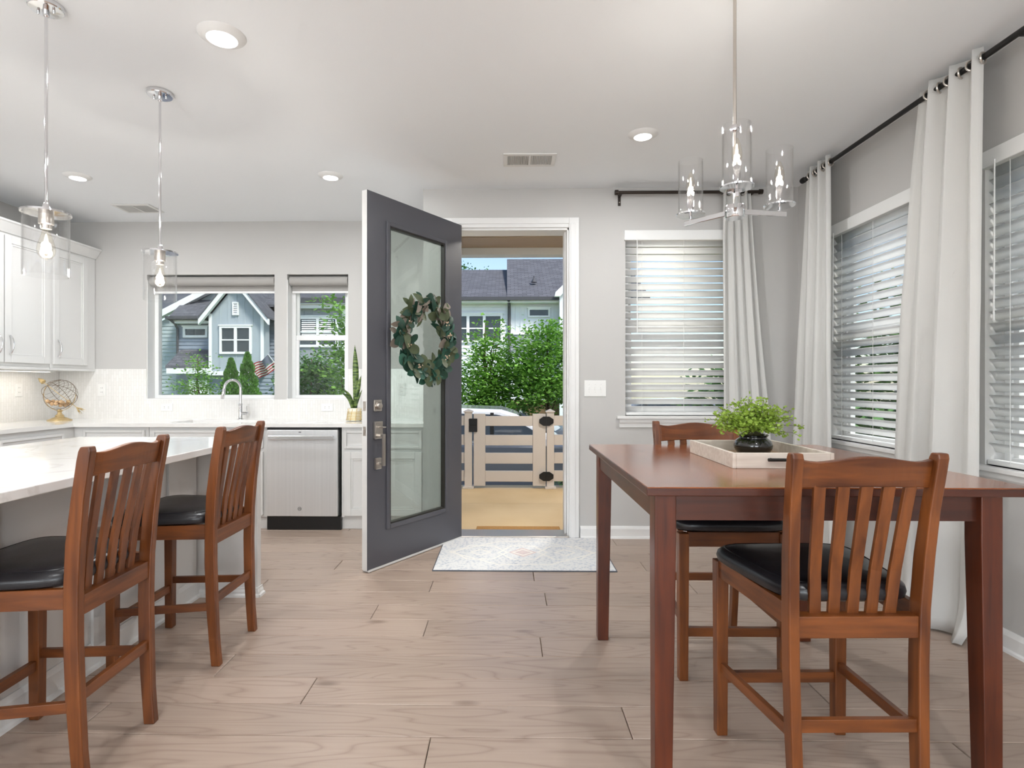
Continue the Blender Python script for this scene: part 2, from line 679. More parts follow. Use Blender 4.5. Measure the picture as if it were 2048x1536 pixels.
def grid_wall(axis, a0, a1, z0, z1, t0, t1, holes):
    """wall slab with rectangular holes; axis = direction the wall runs along"""
    mb = MB()
    xs = sorted({a0, a1, *[h[0] for h in holes], *[h[1] for h in holes]})
    zs = sorted({z0, z1, *[h[2] for h in holes], *[h[3] for h in holes]})
    # merge columns: full-height strips between holes, split only inside hole columns
    for i in range(len(xs) - 1):
        A, B = xs[i], xs[i + 1]
        hs = sorted([h for h in holes if h[0] <= A + 1e-6 and h[1] >= B - 1e-6], key=lambda h: h[2])
        z = z0
        segs = []
        for h in hs:
            if h[2] > z:
                segs.append((z, h[2]))
            z = h[3]
        if z < z1:
            segs.append((z, z1))
        for s0, s1 in segs:
            if axis == 'x':
                mb.box(A, B, t0, t1, s0, s1)
            else:
                mb.box(t0, t1, A, B, s0, s1)
    return mb


# ================================================================== THE ROOM
H = 2.74
XL, XR = -4.25, 2.27
YF, YK, YB = 4.40, 5.25, -4.0
XRET = -0.656

floor = struct('floor', MB().box(XL, XR, YB, YF, -.06, -.012).box(XL, XRET, YF, YK, -.06, -.012), M_['subfloor'])
# planks, each one an object of its own
seam0 = 3.434
rowh = .19
known = {0: [-.45, -1.47, 1.10], -1: [.17], 1: [.22, -2.1], 2: [-.70, 1.45], 3: [-.40, 1.75, -2.3], 4: [.16, -1.75],
         5: [-1.21, .95], 6: [-.78, 1.22], 7: [.43, -1.5], 8: [-.26, 1.5], 9: [.7, -1.2]}
rng = random.Random(3)
row = 0
y = seam0 + rowh * math.ceil((YK - seam0) / rowh)
while y > YB:
    k = round((seam0 - y) / rowh)
    ya, yb = max(YB, y - rowh), min(y, YK)
    js = known.get(k)
    if js is None:
        x = XL + rng.uniform(.4, 1.9)
        js = []
        while x < XR - .3:
            js.append(x)
            x += rng.uniform(1.5, 2.1)
    else:
        js = sorted(js)
        x = js[0] - 1.9
        while x > XL + .3:
            js.insert(0, x)
            x -= 1.9
        x = js[-1] + 1.9
        while x < XR - .3:
            js.append(x)
            x += 1.9
    ed = [XL] + js + [XR]
    for a, b in zip(ed[:-1], ed[1:]):
        if ya > YF - .01 and a >= XRET - .05:
            continue
        if ya > YF - .01:
            b = min(b, XRET)
        if yb - ya < .02:
            continue
        g = .0014
        cx, cy = (a + b) / 2, (ya + yb) / 2
        hx, hy = (b - a) / 2 - g, (yb - ya) / 2 - g
        ch = .0024
        mb = MB().add([(-hx, -hy, -.012), (hx, -hy, -.012), (hx, hy, -.012), (-hx, hy, -.012),
                       (-hx, -hy, -ch), (hx, -hy, -ch), (hx, hy, -ch), (-hx, hy, -ch),
                       (-hx + ch, -hy + ch, 0), (hx - ch, -hy + ch, 0), (hx - ch, hy - ch, 0), (-hx + ch, hy - ch, 0)],
                      [(0, 1, 5, 4), (1, 2, 6, 5), (2, 3, 7, 6), (3, 0, 4, 7), (4, 5, 9, 8), (5, 6, 10, 9), (6, 7, 11, 10), (7, 4, 8, 11), (8, 9, 10, 11)])
        o = obj('plank', mb, M_['plank'], floor, fix=False)
        o.location = (cx, cy, 0)
    y -= rowh

struct('ceiling', MB().box(XL, XR, YB, YF, H, H + .12).box(XL, XRET, YF, YK, H, H + .12), M_['ceil'])

DX0, DX1, DZ = -.43, .488, 2.43            # door opening
FW = (.93, 1.84, .957, 2.395)              # front window opening (x0,x1,z0,z1)
KW1 = (-3.405, -2.19, 1.06, 2.24)          # kitchen windows
KW2 = (-2.07, -1.492, 1.06, 2.24)
RWA = (3.06, 3.965, .825, 2.29)            # right wall windows (y0,y1,z0,z1)
RWB = (1.79, 2.695, .825, 2.29)

struct('wall_front', grid_wall('x', XRET, XR + .15, -.06, H, YF, YF + .16, [(DX0, DX1, -.06, DZ), FW]), M_['wall'])
struct('wall_kitchen', grid_wall('x', XL - .15, XRET, -.06, H, YK, YK + .20, [KW1, KW2]), M_['wall'])
struct('wall_return', MB().box(XRET, XRET + .16, YF + .16, YK + .2, -.06, H), M_['wall'])
struct('wall_left', MB().box(XL - .15, XL, YB - .15, YK, -.06, H), M_['wall'])
struct('wall_right', grid_wall('y', YB - .15, YF, -.06, H, XR, XR + .16, [RWA, RWB]), M_['wall'])
struct('wall_rear', grid_wall('x', XL, XR, -.06, H, YB - .15, YB - .04, [(-3.55, -1.65, .5, 2.4), (-.35, 1.55, .5, 2.4)]), M_['wall'])


def base_prof(d=.016, h=.095):
    return [(0, 0), (d + .012, 0), (d + .010, .012), (d, .018), (d, h - .022), (d - .005, h - .010), (.005, h), (0, h)]


mb = MB()
mb.prism([(YF - a, b) for a, b in base_prof()], 'x', .576, XR)
struct('baseboard_front', mb, M_['trim'])
mb = MB()
mb.prism([(XR - a, b) for a, b in base_prof()], 'y', YB, YF)
struct('baseboard_right', mb, M_['trim'])
mb = MB()
mb.prism([(YF - a, b) for a, b in base_prof()], 'x', XRET, -.52)
struct('baseboard_return', mb, M_['trim'])

# backsplash tile skin (fine tile is too small to pick apart; flat tiled panels)
mb = MB()
mb.box(KW1[0], KW2[1], YK - .008, YK, .88, KW1[2])
mb.box(XL + .01, KW1[0], YK - .008, YK, .88, 1.347)
mb.box(KW2[1], XRET, YK - .008, YK, .88, 1.347)
struct('wall_backsplash_kitchen', mb, M_['backsplash'])
bl = brick_mat('backsplash_tile_left', '#f1efec', '#ebe9e5', '#e3e1dd', 1.0, .07, .024, .0016, .16, (0, 0, 0), .2, .5, 'zy')
struct('wall_backsplash_left', MB().box(XL, XL + .008, 3.2, YK - .008, .88, 1.34), bl)

# ------------------------------------------------------------------ door casing
mb = MB()
cw = .078
for x0, x1 in ((DX0 - cw, DX0), (DX1, DX1 + cw)):
    mb.box(x0, x1, YF - .018, YF, 0, DZ + cw)
    mb.box(x0 + .012, x1 - .028, YF - .024, YF - .018, 0, DZ + .03)
mb.box(DX0, DX1, YF - .018, YF, DZ, DZ + cw)
mb.box(DX0, DX1, YF - .024, YF - .018, DZ + .028, DZ + cw - .012)
struct('trim_1', mb, M_['trim'], bevel=.003)
mb = MB()
for x0, x1 in ((DX0, DX0 + .022), (DX1 - .014, DX1)):
    mb.box(x0, x1, YF - .004, YF + .17, 0, DZ)
mb.box(DX1 - .03, DX1 - .014, YF + .055, YF + .17, 0, DZ)
mb.box(DX0, DX1, YF - .004, YF + .17, DZ - .018, DZ)
struct('trim_2', mb, M_['trim'], bevel=.002)
struct('trim_3', MB().box(DX0, DX1, YF - .03, YF + .18, -.02, .018), M_['nickel'], bevel=.005)

# strike plate on the jamb
t = Thing('strike_plate', 'small metal strike plate on the right door jamb', 'hardware', (DX1 - .0145, YF + .03, .95))
t.w('plate', MB().box(DX1 - .0155, DX1 - .014, YF + .01, YF + .045, .92, .99), M_['nickel'])
t.w('hole', MB().box(DX1 - .0158, DX1 - .0154, YF + .02, YF + .035, .94, .97), M_['black'])


# ------------------------------------------------------------------ windows
def sash_window(name, axis, a0, a1, z0, z1, d0, d1, mid=True):
    """vinyl window: frame (ring) + panes. axis 'x': runs along x, depth is y (d0 nearest the room)"""
    def bx(mb, A, B, D0, D1, Z0, Z1):
        return mb.box(A, B, D0, D1, Z0, Z1) if axis == 'x' else mb.box(D0, D1, A, B, Z0, Z1)
    fw = .04
    mb = MB()
    bx(mb, a0, a0 + fw, d0, d1, z0, z1)
    bx(mb, a1 - fw, a1, d0, d1, z0, z1)
    bx(mb, a0 + fw, a1 - fw, d0, d1, z0, z0 + fw)
    bx(mb, a0 + fw, a1 - fw, d0, d1, z1 - fw, z1)
    fr = struct(name, mb, M_['vinyl'], bevel=.003)
    dm = (d0 + d1) / 2
    e = .004 if d1 > d0 else -.004
    if mid:
        zm = (z0 + z1) / 2
        mb = MB()
        bx(mb, a0 + fw, a1 - fw, d0 + (d1 - d0) * .15, d1 - (d1 - d0) * .1, zm - .025, zm + .025)
        obj('meeting_rail', mb, M_['vinyl'], fr, bevel=.003)
        mb = MB()
        sw = .028
        for s0, s1, q0, q1 in ((z0 + fw, zm - .025, .15, .5), (zm + .025, z1 - fw, .5, .85)):
            D0, D1 = d0 + (d1 - d0) * q0, d0 + (d1 - d0) * q1
            bx(mb, a0 + fw, a0 + fw + sw, D0, D1, s0, s1)
            bx(mb, a1 - fw - sw, a1 - fw, D0, D1, s0, s1)
        obj('sash', mb, M_['vinyl'], fr, bevel=.002)
        panes = ((z0 + fw, zm - .025), (zm + .025, z1 - fw))
    else:
        panes = ((z0 + fw, z1 - fw),)
    for s0, s1 in panes:
        mb = MB()
        bx(mb, a0 + fw, a1 - fw, dm, dm + e, s0, s1)
        obj('pane', mb, M_['glass'], fr)
    return fr


sash_window('window_1', 'x', KW1[0], KW1[1], KW1[2], KW1[3], YK + .11, YK + .17, mid=False)
sash_window('window_2', 'x', KW2[0], KW2[1], KW2[2], KW2[3], YK + .11, YK + .17)
sash_window('window_3', 'x', FW[0], FW[1], FW[2], FW[3], YF + .09, YF + .15)
sash_window('window_4', 'y', RWA[0], RWA[1], RWA[2], RWA[3], XR + .09, XR + .15)
sash_window('window_5', 'y', RWB[0], RWB[1], RWB[2], RWB[3], XR + .09, XR + .15)

# white reveal linings and sills of the kitchen windows
for i, k in enumerate((KW1, KW2)):
    mb = MB()
    mb.box(k[0], k[0] + .006, YK - .002, YK + .11, k[2], k[3] - .05)
    mb.box(k[0], k[1], YK - .010, YK + .11, k[2] - .004, k[2] + .008)
    struct('trim_%d' % (4 + i), mb, M_['trim'])

# stool and apron under the front window, and under the right windows
mb = MB()
mb.box(FW[0] - .07, FW[1] + .07, YF - .045, YF + .09, FW[2] - .022, FW[2])
mb.prism([(YF, FW[2] - .022), (YF - .028, FW[2] - .022), (YF - .026, FW[2] - .05), (YF - .014, FW[2] - .062), (YF - .014, FW[2] - .09), (YF, FW[2] - .09)], 'x', FW[0] - .05, FW[1] + .05)
struct('trim_6', mb, M_['trim'], bevel=.003)
for i, k in enumerate((RWA, RWB)):
    mb = MB()
    mb.box(XR - .045, XR + .09, k[0] - .07, k[1] + .07, k[2] - .022, k[2])
    mb.prism([(XR, k[2] - .022), (XR - .028, k[2] - .022), (XR - .026, k[2] - .05), (XR - .014, k[2] - .062), (XR - .014, k[2] - .09), (XR, k[2] - .09)], 'y', k[0] - .05, k[1] + .05)
    struct('trim_%d' % (7 + i), mb, M_['trim'], bevel=.003)

# roller shades rolled up at the head of the kitchen windows
for k, lab in ((KW1, 'grey roller shade rolled up in the wide window over the sink'),
               (KW2, 'grey roller shade rolled up in the narrow window beside the open door')):
    t = Thing('roller_shade', lab, 'shade', ((k[0] + k[1]) / 2, YK + .05, k[3] - .14), group='kitchen roller shades')
    t.w('roller', MB().tube([(k[0] + .012, YK + .055, k[3] - .055), (k[1] - .012, YK + .055, k[3] - .055)], .045, 16), mat('shade_cloth', '#aba8a4', .8, var=.03), smooth=True)
    t.w('hem_bar', MB().box(k[0] + .015, k[1] - .015, YK + .085, YK + .097, k[3] - .165, k[3] - .145), M_['vinyl'], bevel=.002)
    t.w('cloth', MB().box(k[0] + .015, k[1] - .015, YK + .089, YK + .092, k[3] - .146, k[3] - .05), MATS['shade_cloth'])

# ================================================================== BLINDS
def blind(axis, a0, a1, z0, z1, face, inward, label, mount_wand=True, pitch=.0565):
    """slatted blind; face = plane coordinate of the wall surface, inward = -1 (room lies at smaller coordinate)"""
    ac = (a0 + a1) / 2
    base = (ac, face, z0) if axis == 'x' else (face, ac, z0)
    t = Thing('window_blind', label, 'blind', base, group='white slatted window blinds')
    W_ = a1 - a0

    def L(a, d, z):      # local: a along, d towards the room positive
        return (a, inward * d, z) if axis == 'x' else (inward * d, a, z)

    def bx(A, B, D0, D1, Z0, Z1):
        p, q = L(A, D0, Z0), L(B, D1, Z1)
        return MB().box(p[0], q[0], p[1], q[1], p[2], q[2])
    zt = z1 - z0
    t.p('head_rail', bx(-W_ / 2 - .012, W_ / 2 + .012, -.02, .022, zt - .078, zt), M_['blindrail'], bevel=.004)
    t.p('bottom_rail', bx(-W_ / 2 + .006, W_ / 2 - .006, -.058, -.005, .004, .026), M_['blindrail'], bevel=.004)
    # slat shared mesh
    mb = MB()
    n = 6
    w = .052
    hw = W_ / 2 - .006
    for i in range(n + 1):
        s = (i / n - .5)
        bow = .0035 * (1 - (2 * s) ** 2)
        for e in (-hw, hw):
            for th in (0, .0028):
                mb.v.append((e, s * w, bow + th) if axis == 'x' else (s * w, e, bow + th))
    for i in range(n):
        a = i * 4
        b = a + 4
        mb.f += [(a, a + 2, b + 2, b), (a + 1, b + 1, b + 3, a + 3), (a, b, b + 1, a + 1), (a + 2, a + 3, b + 3, b + 2)]
    mb.f += [(0, 1, 3, 2), (n * 4, n * 4 + 2, n * 4 + 3, n * 4 + 1)]
    me = mesh('slat', mb, M_['slat'], True)
    z = zt - .095
    while z > .05:
        o = obj('slat', me, None, t.o)
        o.location = L(0, -.03, z)
        ang = R(54)
        if axis == 'x':
            o.rotation_euler = (ang, 0, 0) if inward > 0 else (-ang, 0, 0)
        else:
            o.rotation_euler = (0, ang, 0) if inward < 0 else (0, -ang, 0)
        z -= pitch
    for a in (-W_ / 2 + .13, 0, W_ / 2 - .13):
        p0, p1 = L(a, -.003, .02), L(a, -.003, zt - .07)
        t.p('ladder_cord', MB().tube([p0, p1], .0013, 5), M_['blindrail'])
    if mount_wand:
        a = -W_ / 2 + .085 if axis == 'x' else W_ / 2 - .085
        t.p('wand', MB().tube([L(a, .028, zt - .06), L(a, .03, zt - .55), L(a, .032, zt - .75), L(a, .032, zt - .80)],
                              [.003, .0035, .0035, .005], 8), M_['blindrail'], smooth=True)
    return t


blind('x', FW[0], FW[1], FW[2], FW[3] + .01, YF, -1, 'white slatted blind over the front window right of the open door')
blind('y', RWA[0], RWA[1], RWA[2], RWA[3] + .012, XR, -1, 'white slatted blind on the right wall between the two hanging curtains')
blind('y', RWB[0], RWB[1], RWB[2], RWB[3] + .012, XR, -1, 'white slatted blind at the right edge of the picture')

# ================================================================== CURTAIN RODS AND CURTAINS
def rod_x():
    z, yy = 2.675, 4.31
    x0, x1 = .87, 1.915
    t = Thing('curtain_rod', 'short dark bronze curtain rod above the front window', 'curtain rod', ((x0 + x1) / 2, YF, z))
    t.w('rod', MB().tube([(x0, yy, z), (x1, yy, z)], .0125, 14), M_['bronze'], smooth=True)
    for x in (x0, x1):
        s = -1 if x == x0 else 1
        t.w('finial', MB().tube([(x, yy, z), (x + s * .012, yy, z), (x + s * .014, yy, z), (x + s * .04, yy, z)], [.0125, .013, .02, .019], 14), M_['bronze'], smooth=True)
    for x in (x0 + .012, x1 - .03):
        mb = MB()
        mb.box(x - .008, x + .008, yy - .006, YF, z - .012, z + .006)
        mb.box(x - .011, x + .011, YF - .006, YF, z - .075, z + .012)
        b = t.w('bracket', mb, M_['bronze'], bevel=.002)
        t.w('screw', MB().tube([(x, YF - .009, z - .05), (x, YF - .005, z - .05)], .004, 8), M_['nickel'], b)


def rod_y():
    z, xx = 2.668, 2.13
    y0, y1 = 1.2, 4.03
    t = Thing('curtain_rod', 'long dark curtain rod running along the right wall', 'curtain rod', (XR, (y0 + y1) / 2, z))
    t.w('rod', MB().tube([(xx, y0, z), (xx, y1, z)], .0135, 14), M_['blackm'], smooth=True)
    for y_ in (y0, y1):
        s = -1 if y_ == y0 else 1
        t.w('finial', MB().tube([(xx, y_, z), (xx, y_ + s * .014, z), (xx, y_ + s * .04, z)], [.0135, .021, .02], 14), M_['blackm'], smooth=True)
    for y_ in (y0 + .05, 2.35, y1 - .015):
        mb = MB()
        mb.box(xx - .006, XR, y_ - .008, y_ + .008, z - .02, z - .008)
        mb.box(XR - .006, XR, y_ - .012, y_ + .012, z - .08, z + .012)
        t.w('bracket', mb, M_['blackm'], bevel=.002)


rod_x()
rod_y()


def curtain(axis, prof, zrod, plane, label, nf, seed, amp=.045, bottom_kick=None):
    """prof: list of (z, a0, a1) from top to bottom; plane = coordinate of the rod"""
    rg = random.Random(seed)
    a_mid = (prof[0][1] + prof[0][2]) / 2
    base = (a_mid, plane, 0) if axis == 'x' else (plane, a_mid, 0)
    t = Thing('curtain', label, 'curtain', base, group='white curtain panels')
    nu = nf * 14
    zs = []
    zt, zb = prof[0][0], prof[-1][0]
    nz = 46
    ph = [rg.uniform(-.5, .5) for _ in range(8)]
    mb = MB()
    for j in range(nz + 1):
        q = j / nz
        z = zt + (zb - zt) * q
        for i in range(len(prof) - 1):
            if prof[i][0] >= z >= prof[i + 1][0] - 1e-9:
                f = (prof[i][0] - z) / max(1e-9, prof[i][0] - prof[i + 1][0])
                a0 = prof[i][1] + (prof[i + 1][1] - prof[i][1]) * f
                a1 = prof[i][2] + (prof[i + 1][2] - prof[i][2]) * f
        for i in range(nu + 1):
            u = i / nu
            sharp = 1 - min(1, q * 3) * .25
            w = sin(2 * pi * nf * u + ph[0] * q * 1.6)
            w2 = sin(2 * pi * (nf * .63) * u + ph[1] * 6 + q * 2.2) * .4 * min(1, q * 2)
            d = amp * (w * sharp + w2) * (.85 + .25 * q)
            a = a0 + (a1 - a0) * (u + .35 / nf / 6 * sin(4 * pi * nf * u + ph[2] * 4))
            if bottom_kick and z < bottom_kick[0]:
                k = (bottom_kick[0] - z) / bottom_kick[0]
                d += bottom_kick[1] * k * k * (1 + .6 * sin(9 * u + 2))
                a += .012 * k * sin(11 * u + 1)
            zz = z + .004 * sin(17 * u + seed) * q
            mb.v.append((a - base[0], -d, max(zz, .004)) if axis == 'x' else (-d, a - base[1], max(zz, .004)))
    for j in range(nz):
        for i in range(nu):
            A = j * (nu + 1) + i
            mb.f.append((A, A + 1, A + nu + 2, A + nu + 1))
    fab = t.p('fabric', mb, M_['curtain'], smooth=True, fix=False)
    md = fab.modifiers.new('thick', 'SOLIDIFY')
    md.thickness = .0018
    # grommets where the cloth crosses the rod
    for g in range(2 * nf):
        u = (g + .0) / (2 * nf) + .0
        if g == 0:
            u = .02
        a = prof[0][1] + (prof[0][2] - prof[0][1]) * u
        d = 0
        nrm_tilt = R(28) * (1 if g % 2 == 0 else -1)
        ring = MB()
        N = 18
        pts = []
        for q in range(N):
            an = 2 * pi * q / N
            pts.append((.024 * cos(an), 0, .024 * sin(an)))
        ring.tube(pts, .005, 8, close=True)
        o = t.p('grommet', ring, M_['nickel'], smooth=True)
        if axis == 'x':
            o.location = (a - base[0], 0, zrod - .003)
            o.rotation_euler = (0, 0, R(90) + nrm_tilt)
        else:
            o.location = (0, a - base[1], zrod - .003)
            o.rotation_euler = (0, 0, nrm_tilt)
    return t


curtain('x', [(2.72, 1.655, 1.86), (2.3, 1.65, 1.885), (1.6, 1.652, 1.94), (1.0, 1.655, 2.0), (.008, 1.66, 2.05)], 2.675, 4.31,
        'white curtain hanging in front of the front window, behind the chandelier', 4, 5, .024)
curtain('y', [(2.715, 3.71, 4.0), (2.3, 3.70, 4.04), (1.6, 3.69, 4.11), (.8, 3.68, 4.17), (.01, 3.66, 4.18)], 2.668, 2.13,
        'white curtain at the far end of the right-wall rod, beside the room corner', 3, 11, .03)
curtain('y', [(2.715, 2.53, 2.92), (2.3, 2.535, 2.98), (1.6, 2.54, 3.05), (.8, 2.56, 3.10), (.01, 2.58, 3.08)], 2.668, 2.13,
        'wide white curtain between the two right-wall blinds, puddling on the floor', 3, 21, .038, bottom_kick=(.22, .05))


# ================================================================== FRONT DOOR (open leaf)
hinge = Vector((-.352, 4.372, 0))
free = Vector((-.888, 3.552, 0))
DWID = (free - hinge).length
dang = math.atan2(free.y - hinge.y, free.x - hinge.x)
leaf = struct('door_1', MB(), None)   # placeholder replaced below
bpy.data.objects.remove(leaf)
# local frame: x from hinge to free edge, y: exterior face at y=0 facing +y? (rotated), thickness behind
TH = .045
# exterior normal must point to the camera side (+x world)
# local +y rotated by dang: (-sin, cos); for dang ~ -123deg: (+, -) -> towards the camera: good
gx0, gx1, gz0, gz1 = .198 * DWID, .812 * DWID, .262, 2.268
zb_, zt_ = .016, 2.446
mb = MB()
for a, b, z0, z1 in ((0, gx0, zb_, zt_), (gx1, DWID, zb_, zt_), (gx0, gx1, zb_, gz0), (gx0, gx1, gz1, zt_)):
    mb.box(a, b, -TH, 0, z0, z1)
leaf = obj('door_1', mb, M_['door'])
leaf['kind'] = 'structure'
leaf.location = hinge
leaf.rotation_euler = (0, 0, dang)
# white painted free edge and room-side face
mb = MB()
mb.box(DWID, DWID + .0015, -TH, -.001, zb_, zt_)
obj('edge', mb, M_['dooredge'], leaf)
mb = MB()
for a, b, z0, z1 in ((0, gx0, zb_, zt_), (gx1, DWID, zb_, zt_), (gx0, gx1, zb_, gz0), (gx0, gx1, gz1, zt_)):
    mb.box(a, b, -TH - .0015, -TH, z0, z1)
obj('inner_face', mb, M_['dooredge'], leaf)


def ring_frame(x0, x1, z0, z1, w, y0, y1):
    m = MB()
    m.box(x0, x0 + w, y0, y1, z0, z1)
    m.box(x1 - w, x1, y0, y1, z0, z1)
    m.box(x0 + w, x1 - w, y0, y1, z0, z0 + w)
    m.box(x0 + w, x1 - w, y0, y1, z1 - w, z1)
    return m


obj('glass_moulding', ring_frame(gx0 - .018, gx1 + .018, gz0 - .018, gz1 + .018, .03, -.002, .011), M_['door'], leaf, bevel=.004)
obj('glass_bead', ring_frame(gx0 + .008, gx1 - .008, gz0 + .008, gz1 - .008, .016, -.03, .004), M_['door_dark'], leaf, bevel=.003)
obj('pane', MB().box(gx0, gx1, -.024, -.019, gz0, gz1), M_['dglass'], leaf)
obj('sweep', MB().box(.01, DWID - .01, -TH - .004, .004, .004, .017), M_['dooredge'], leaf)
for z in (.25, .95, 1.6, 2.25):
    obj('hinge', MB().tube([(-.006, -TH - .004, z - .05), (-.006, -TH - .004, z + .05)], .008, 10), M_['nickel'], leaf, smooth=True)
# lockset
hx = .915 * DWID
db = obj('deadbolt', MB().box(hx - .034, hx + .034, 0, .014, 1.03, 1.105), M_['nickel'], leaf, bevel=.004)
o = obj('thumb_turn', MB().lathe([(.024, 0), (.024, .012), (.018, .022), (.010, .024)], seg=20), M_['nickel'], db, smooth=True)
o.location = (hx, .013, 1.066)
o.rotation_euler = (R(-90), 0, 0)
hs = obj('handle_set', MB().box(hx - .034, hx + .034, 0, .022, .852, .965), M_['nickel'], leaf, bevel=.004)
obj('thumb_lever', MB().box(hx - .014, hx + .014, .02, .075, .925, .933), M_['nickel'], hs, bevel=.003)
mb = MB()
mb.box(hx - .011, hx + .011, .055, .071, .68, .885)
mb.box(hx - .010, hx + .010, .018, .06, .868, .885)
mb.box(hx - .010, hx + .010, .018, .06, .684, .70)
obj('grip', mb, M_['nickel'], hs, bevel=.003)
obj('lower_mount', MB().box(hx - .026, hx + .026, 0, .02, .655, .728), M_['nickel'], hs, bevel=.004)
for z in (1.066, .905):
    lp = obj('latch_plate', MB().box(DWID + .0014, DWID + .003, -TH * .5 - .012, -TH * .5 + .012, z - .03, z + .03), M_['nickel'], leaf, bevel=.002)
    obj('bolt', MB().box(DWID + .003, DWID + .008, -TH * .5 - .007, -TH * .5 + .007, z - .012, z + .012), M_['nickel'], lp, bevel=.002)

# ------------------------------------------------------------------ wreath on the door
def to_world(lx, ly, lz):
    return hinge + Vector((cos(dang) * lx - sin(dang) * ly, sin(dang) * lx + cos(dang) * ly, lz))


wc = to_world(.478 * DWID, .035, 1.525)
wr = Thing('wreath', 'green eucalyptus leaf wreath hanging on the glass of the open front door', 'wreath', wc, dang)
ring = MB()
N = 40
ring.tube([(.237 * cos(2 * pi * k / N) * .95, 0, .237 * sin(2 * pi * k / N)) for k in range(N)], .012, 8, close=True)
wr.p('twig_ring', ring, M_['twig'], smooth=True)


def leaf_mesh(name, L_, Wd, m, fold=.25, curl=.25, round_=False):
    mb = MB()
    prof = [(0, .05), (.15, .5), (.35, .9), (.55, 1), (.75, .8), (.9, .45), (1, .03)]
    if round_:
        prof = [(0, .08), (.12, .6), (.3, .95), (.5, 1.0), (.7, .93), (.88, .62), (1, .08)]
    for t_, w in prof:
        x = t_ * L_
        zc = -curl * L_ * t_ * t_
        for s in (-1, 0, 1):
            mb.v.append((x, s * w * Wd / 2, zc + (abs(s) * fold * w * Wd / 2)))
    for i in range(len(prof) - 1):
        a = i * 3
        mb.f += [(a, a + 1, a + 4, a + 3), (a + 1, a + 2, a + 5, a + 4)]
    return mesh(name, mb, m, True, fix=False)


rw = random.Random(17)
LM = {}
for key, mm in (('a', 'leaf_a'), ('b', 'leaf_b'), ('c', 'leaf_c'), ('d', 'leaf_d')):
    LM[key + '1'] = leaf_mesh('leaf', .085, .062, M_[mm], .2, .2, True)
    LM[key + '2'] = leaf_mesh('leaf', .10, .048, M_[mm], .3, .3)
    LM[key + '3'] = leaf_mesh('leaf', .07, .052, M_[mm], .15, -.15, True)


def orient(o, d, up):
    d = d.normalized()
    s = up.cross(d)
    if s.length < 1e-4:
        s = d.orthogonal()
    s.normalize()
    u = d.cross(s).normalized()
    m = Matrix((d, s, u)).transposed()
    o.rotation_euler = m.to_euler()


for k in range(290):
    an = 2 * pi * (k + rw.uniform(-.4, .4)) / 290
    rr = rw.uniform(.185, .285)
    p = Vector((rr * cos(an), rw.uniform(.0, .045), rr * sin(an)))
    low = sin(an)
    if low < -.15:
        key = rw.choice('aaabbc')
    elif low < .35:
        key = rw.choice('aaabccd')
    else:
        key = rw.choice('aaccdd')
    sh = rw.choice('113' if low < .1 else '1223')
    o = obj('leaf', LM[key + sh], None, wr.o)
    tang = Vector((-sin(an), 0, cos(an)))
    rad = Vector((cos(an), 0, sin(an)))
    side = rw.uniform(-1.0, 1.5)
    d = tang * rw.choice((-1, 1, -1)) * rw.uniform(.4, 1) + rad * side + Vector((0, rw.uniform(-.05, .55), 0))
    o.location = p
    orient(o, d, Vector((rw.uniform(-.5, .5), 1, rw.uniform(-.5, .5))))
    s = rw.uniform(.65, 1.15)
    o.scale = (s, s, s)
for k in range(9):
    an = rw.uniform(0, 2 * pi)
    p = (.225 * cos(an), .05, .225 * sin(an))
    mb = MB()
    for j in range(6):
        q = Vector((rw.gauss(0, .008), rw.gauss(0, .006), rw.gauss(0, .008)))
        mb.lathe([(.001, -.006 + q.z), (.006, q.z), (.001, .006 + q.z)], q.x, q.y, 6)
    o = wr.p('bloom', mb, M_['bloom'])
    o.location = p

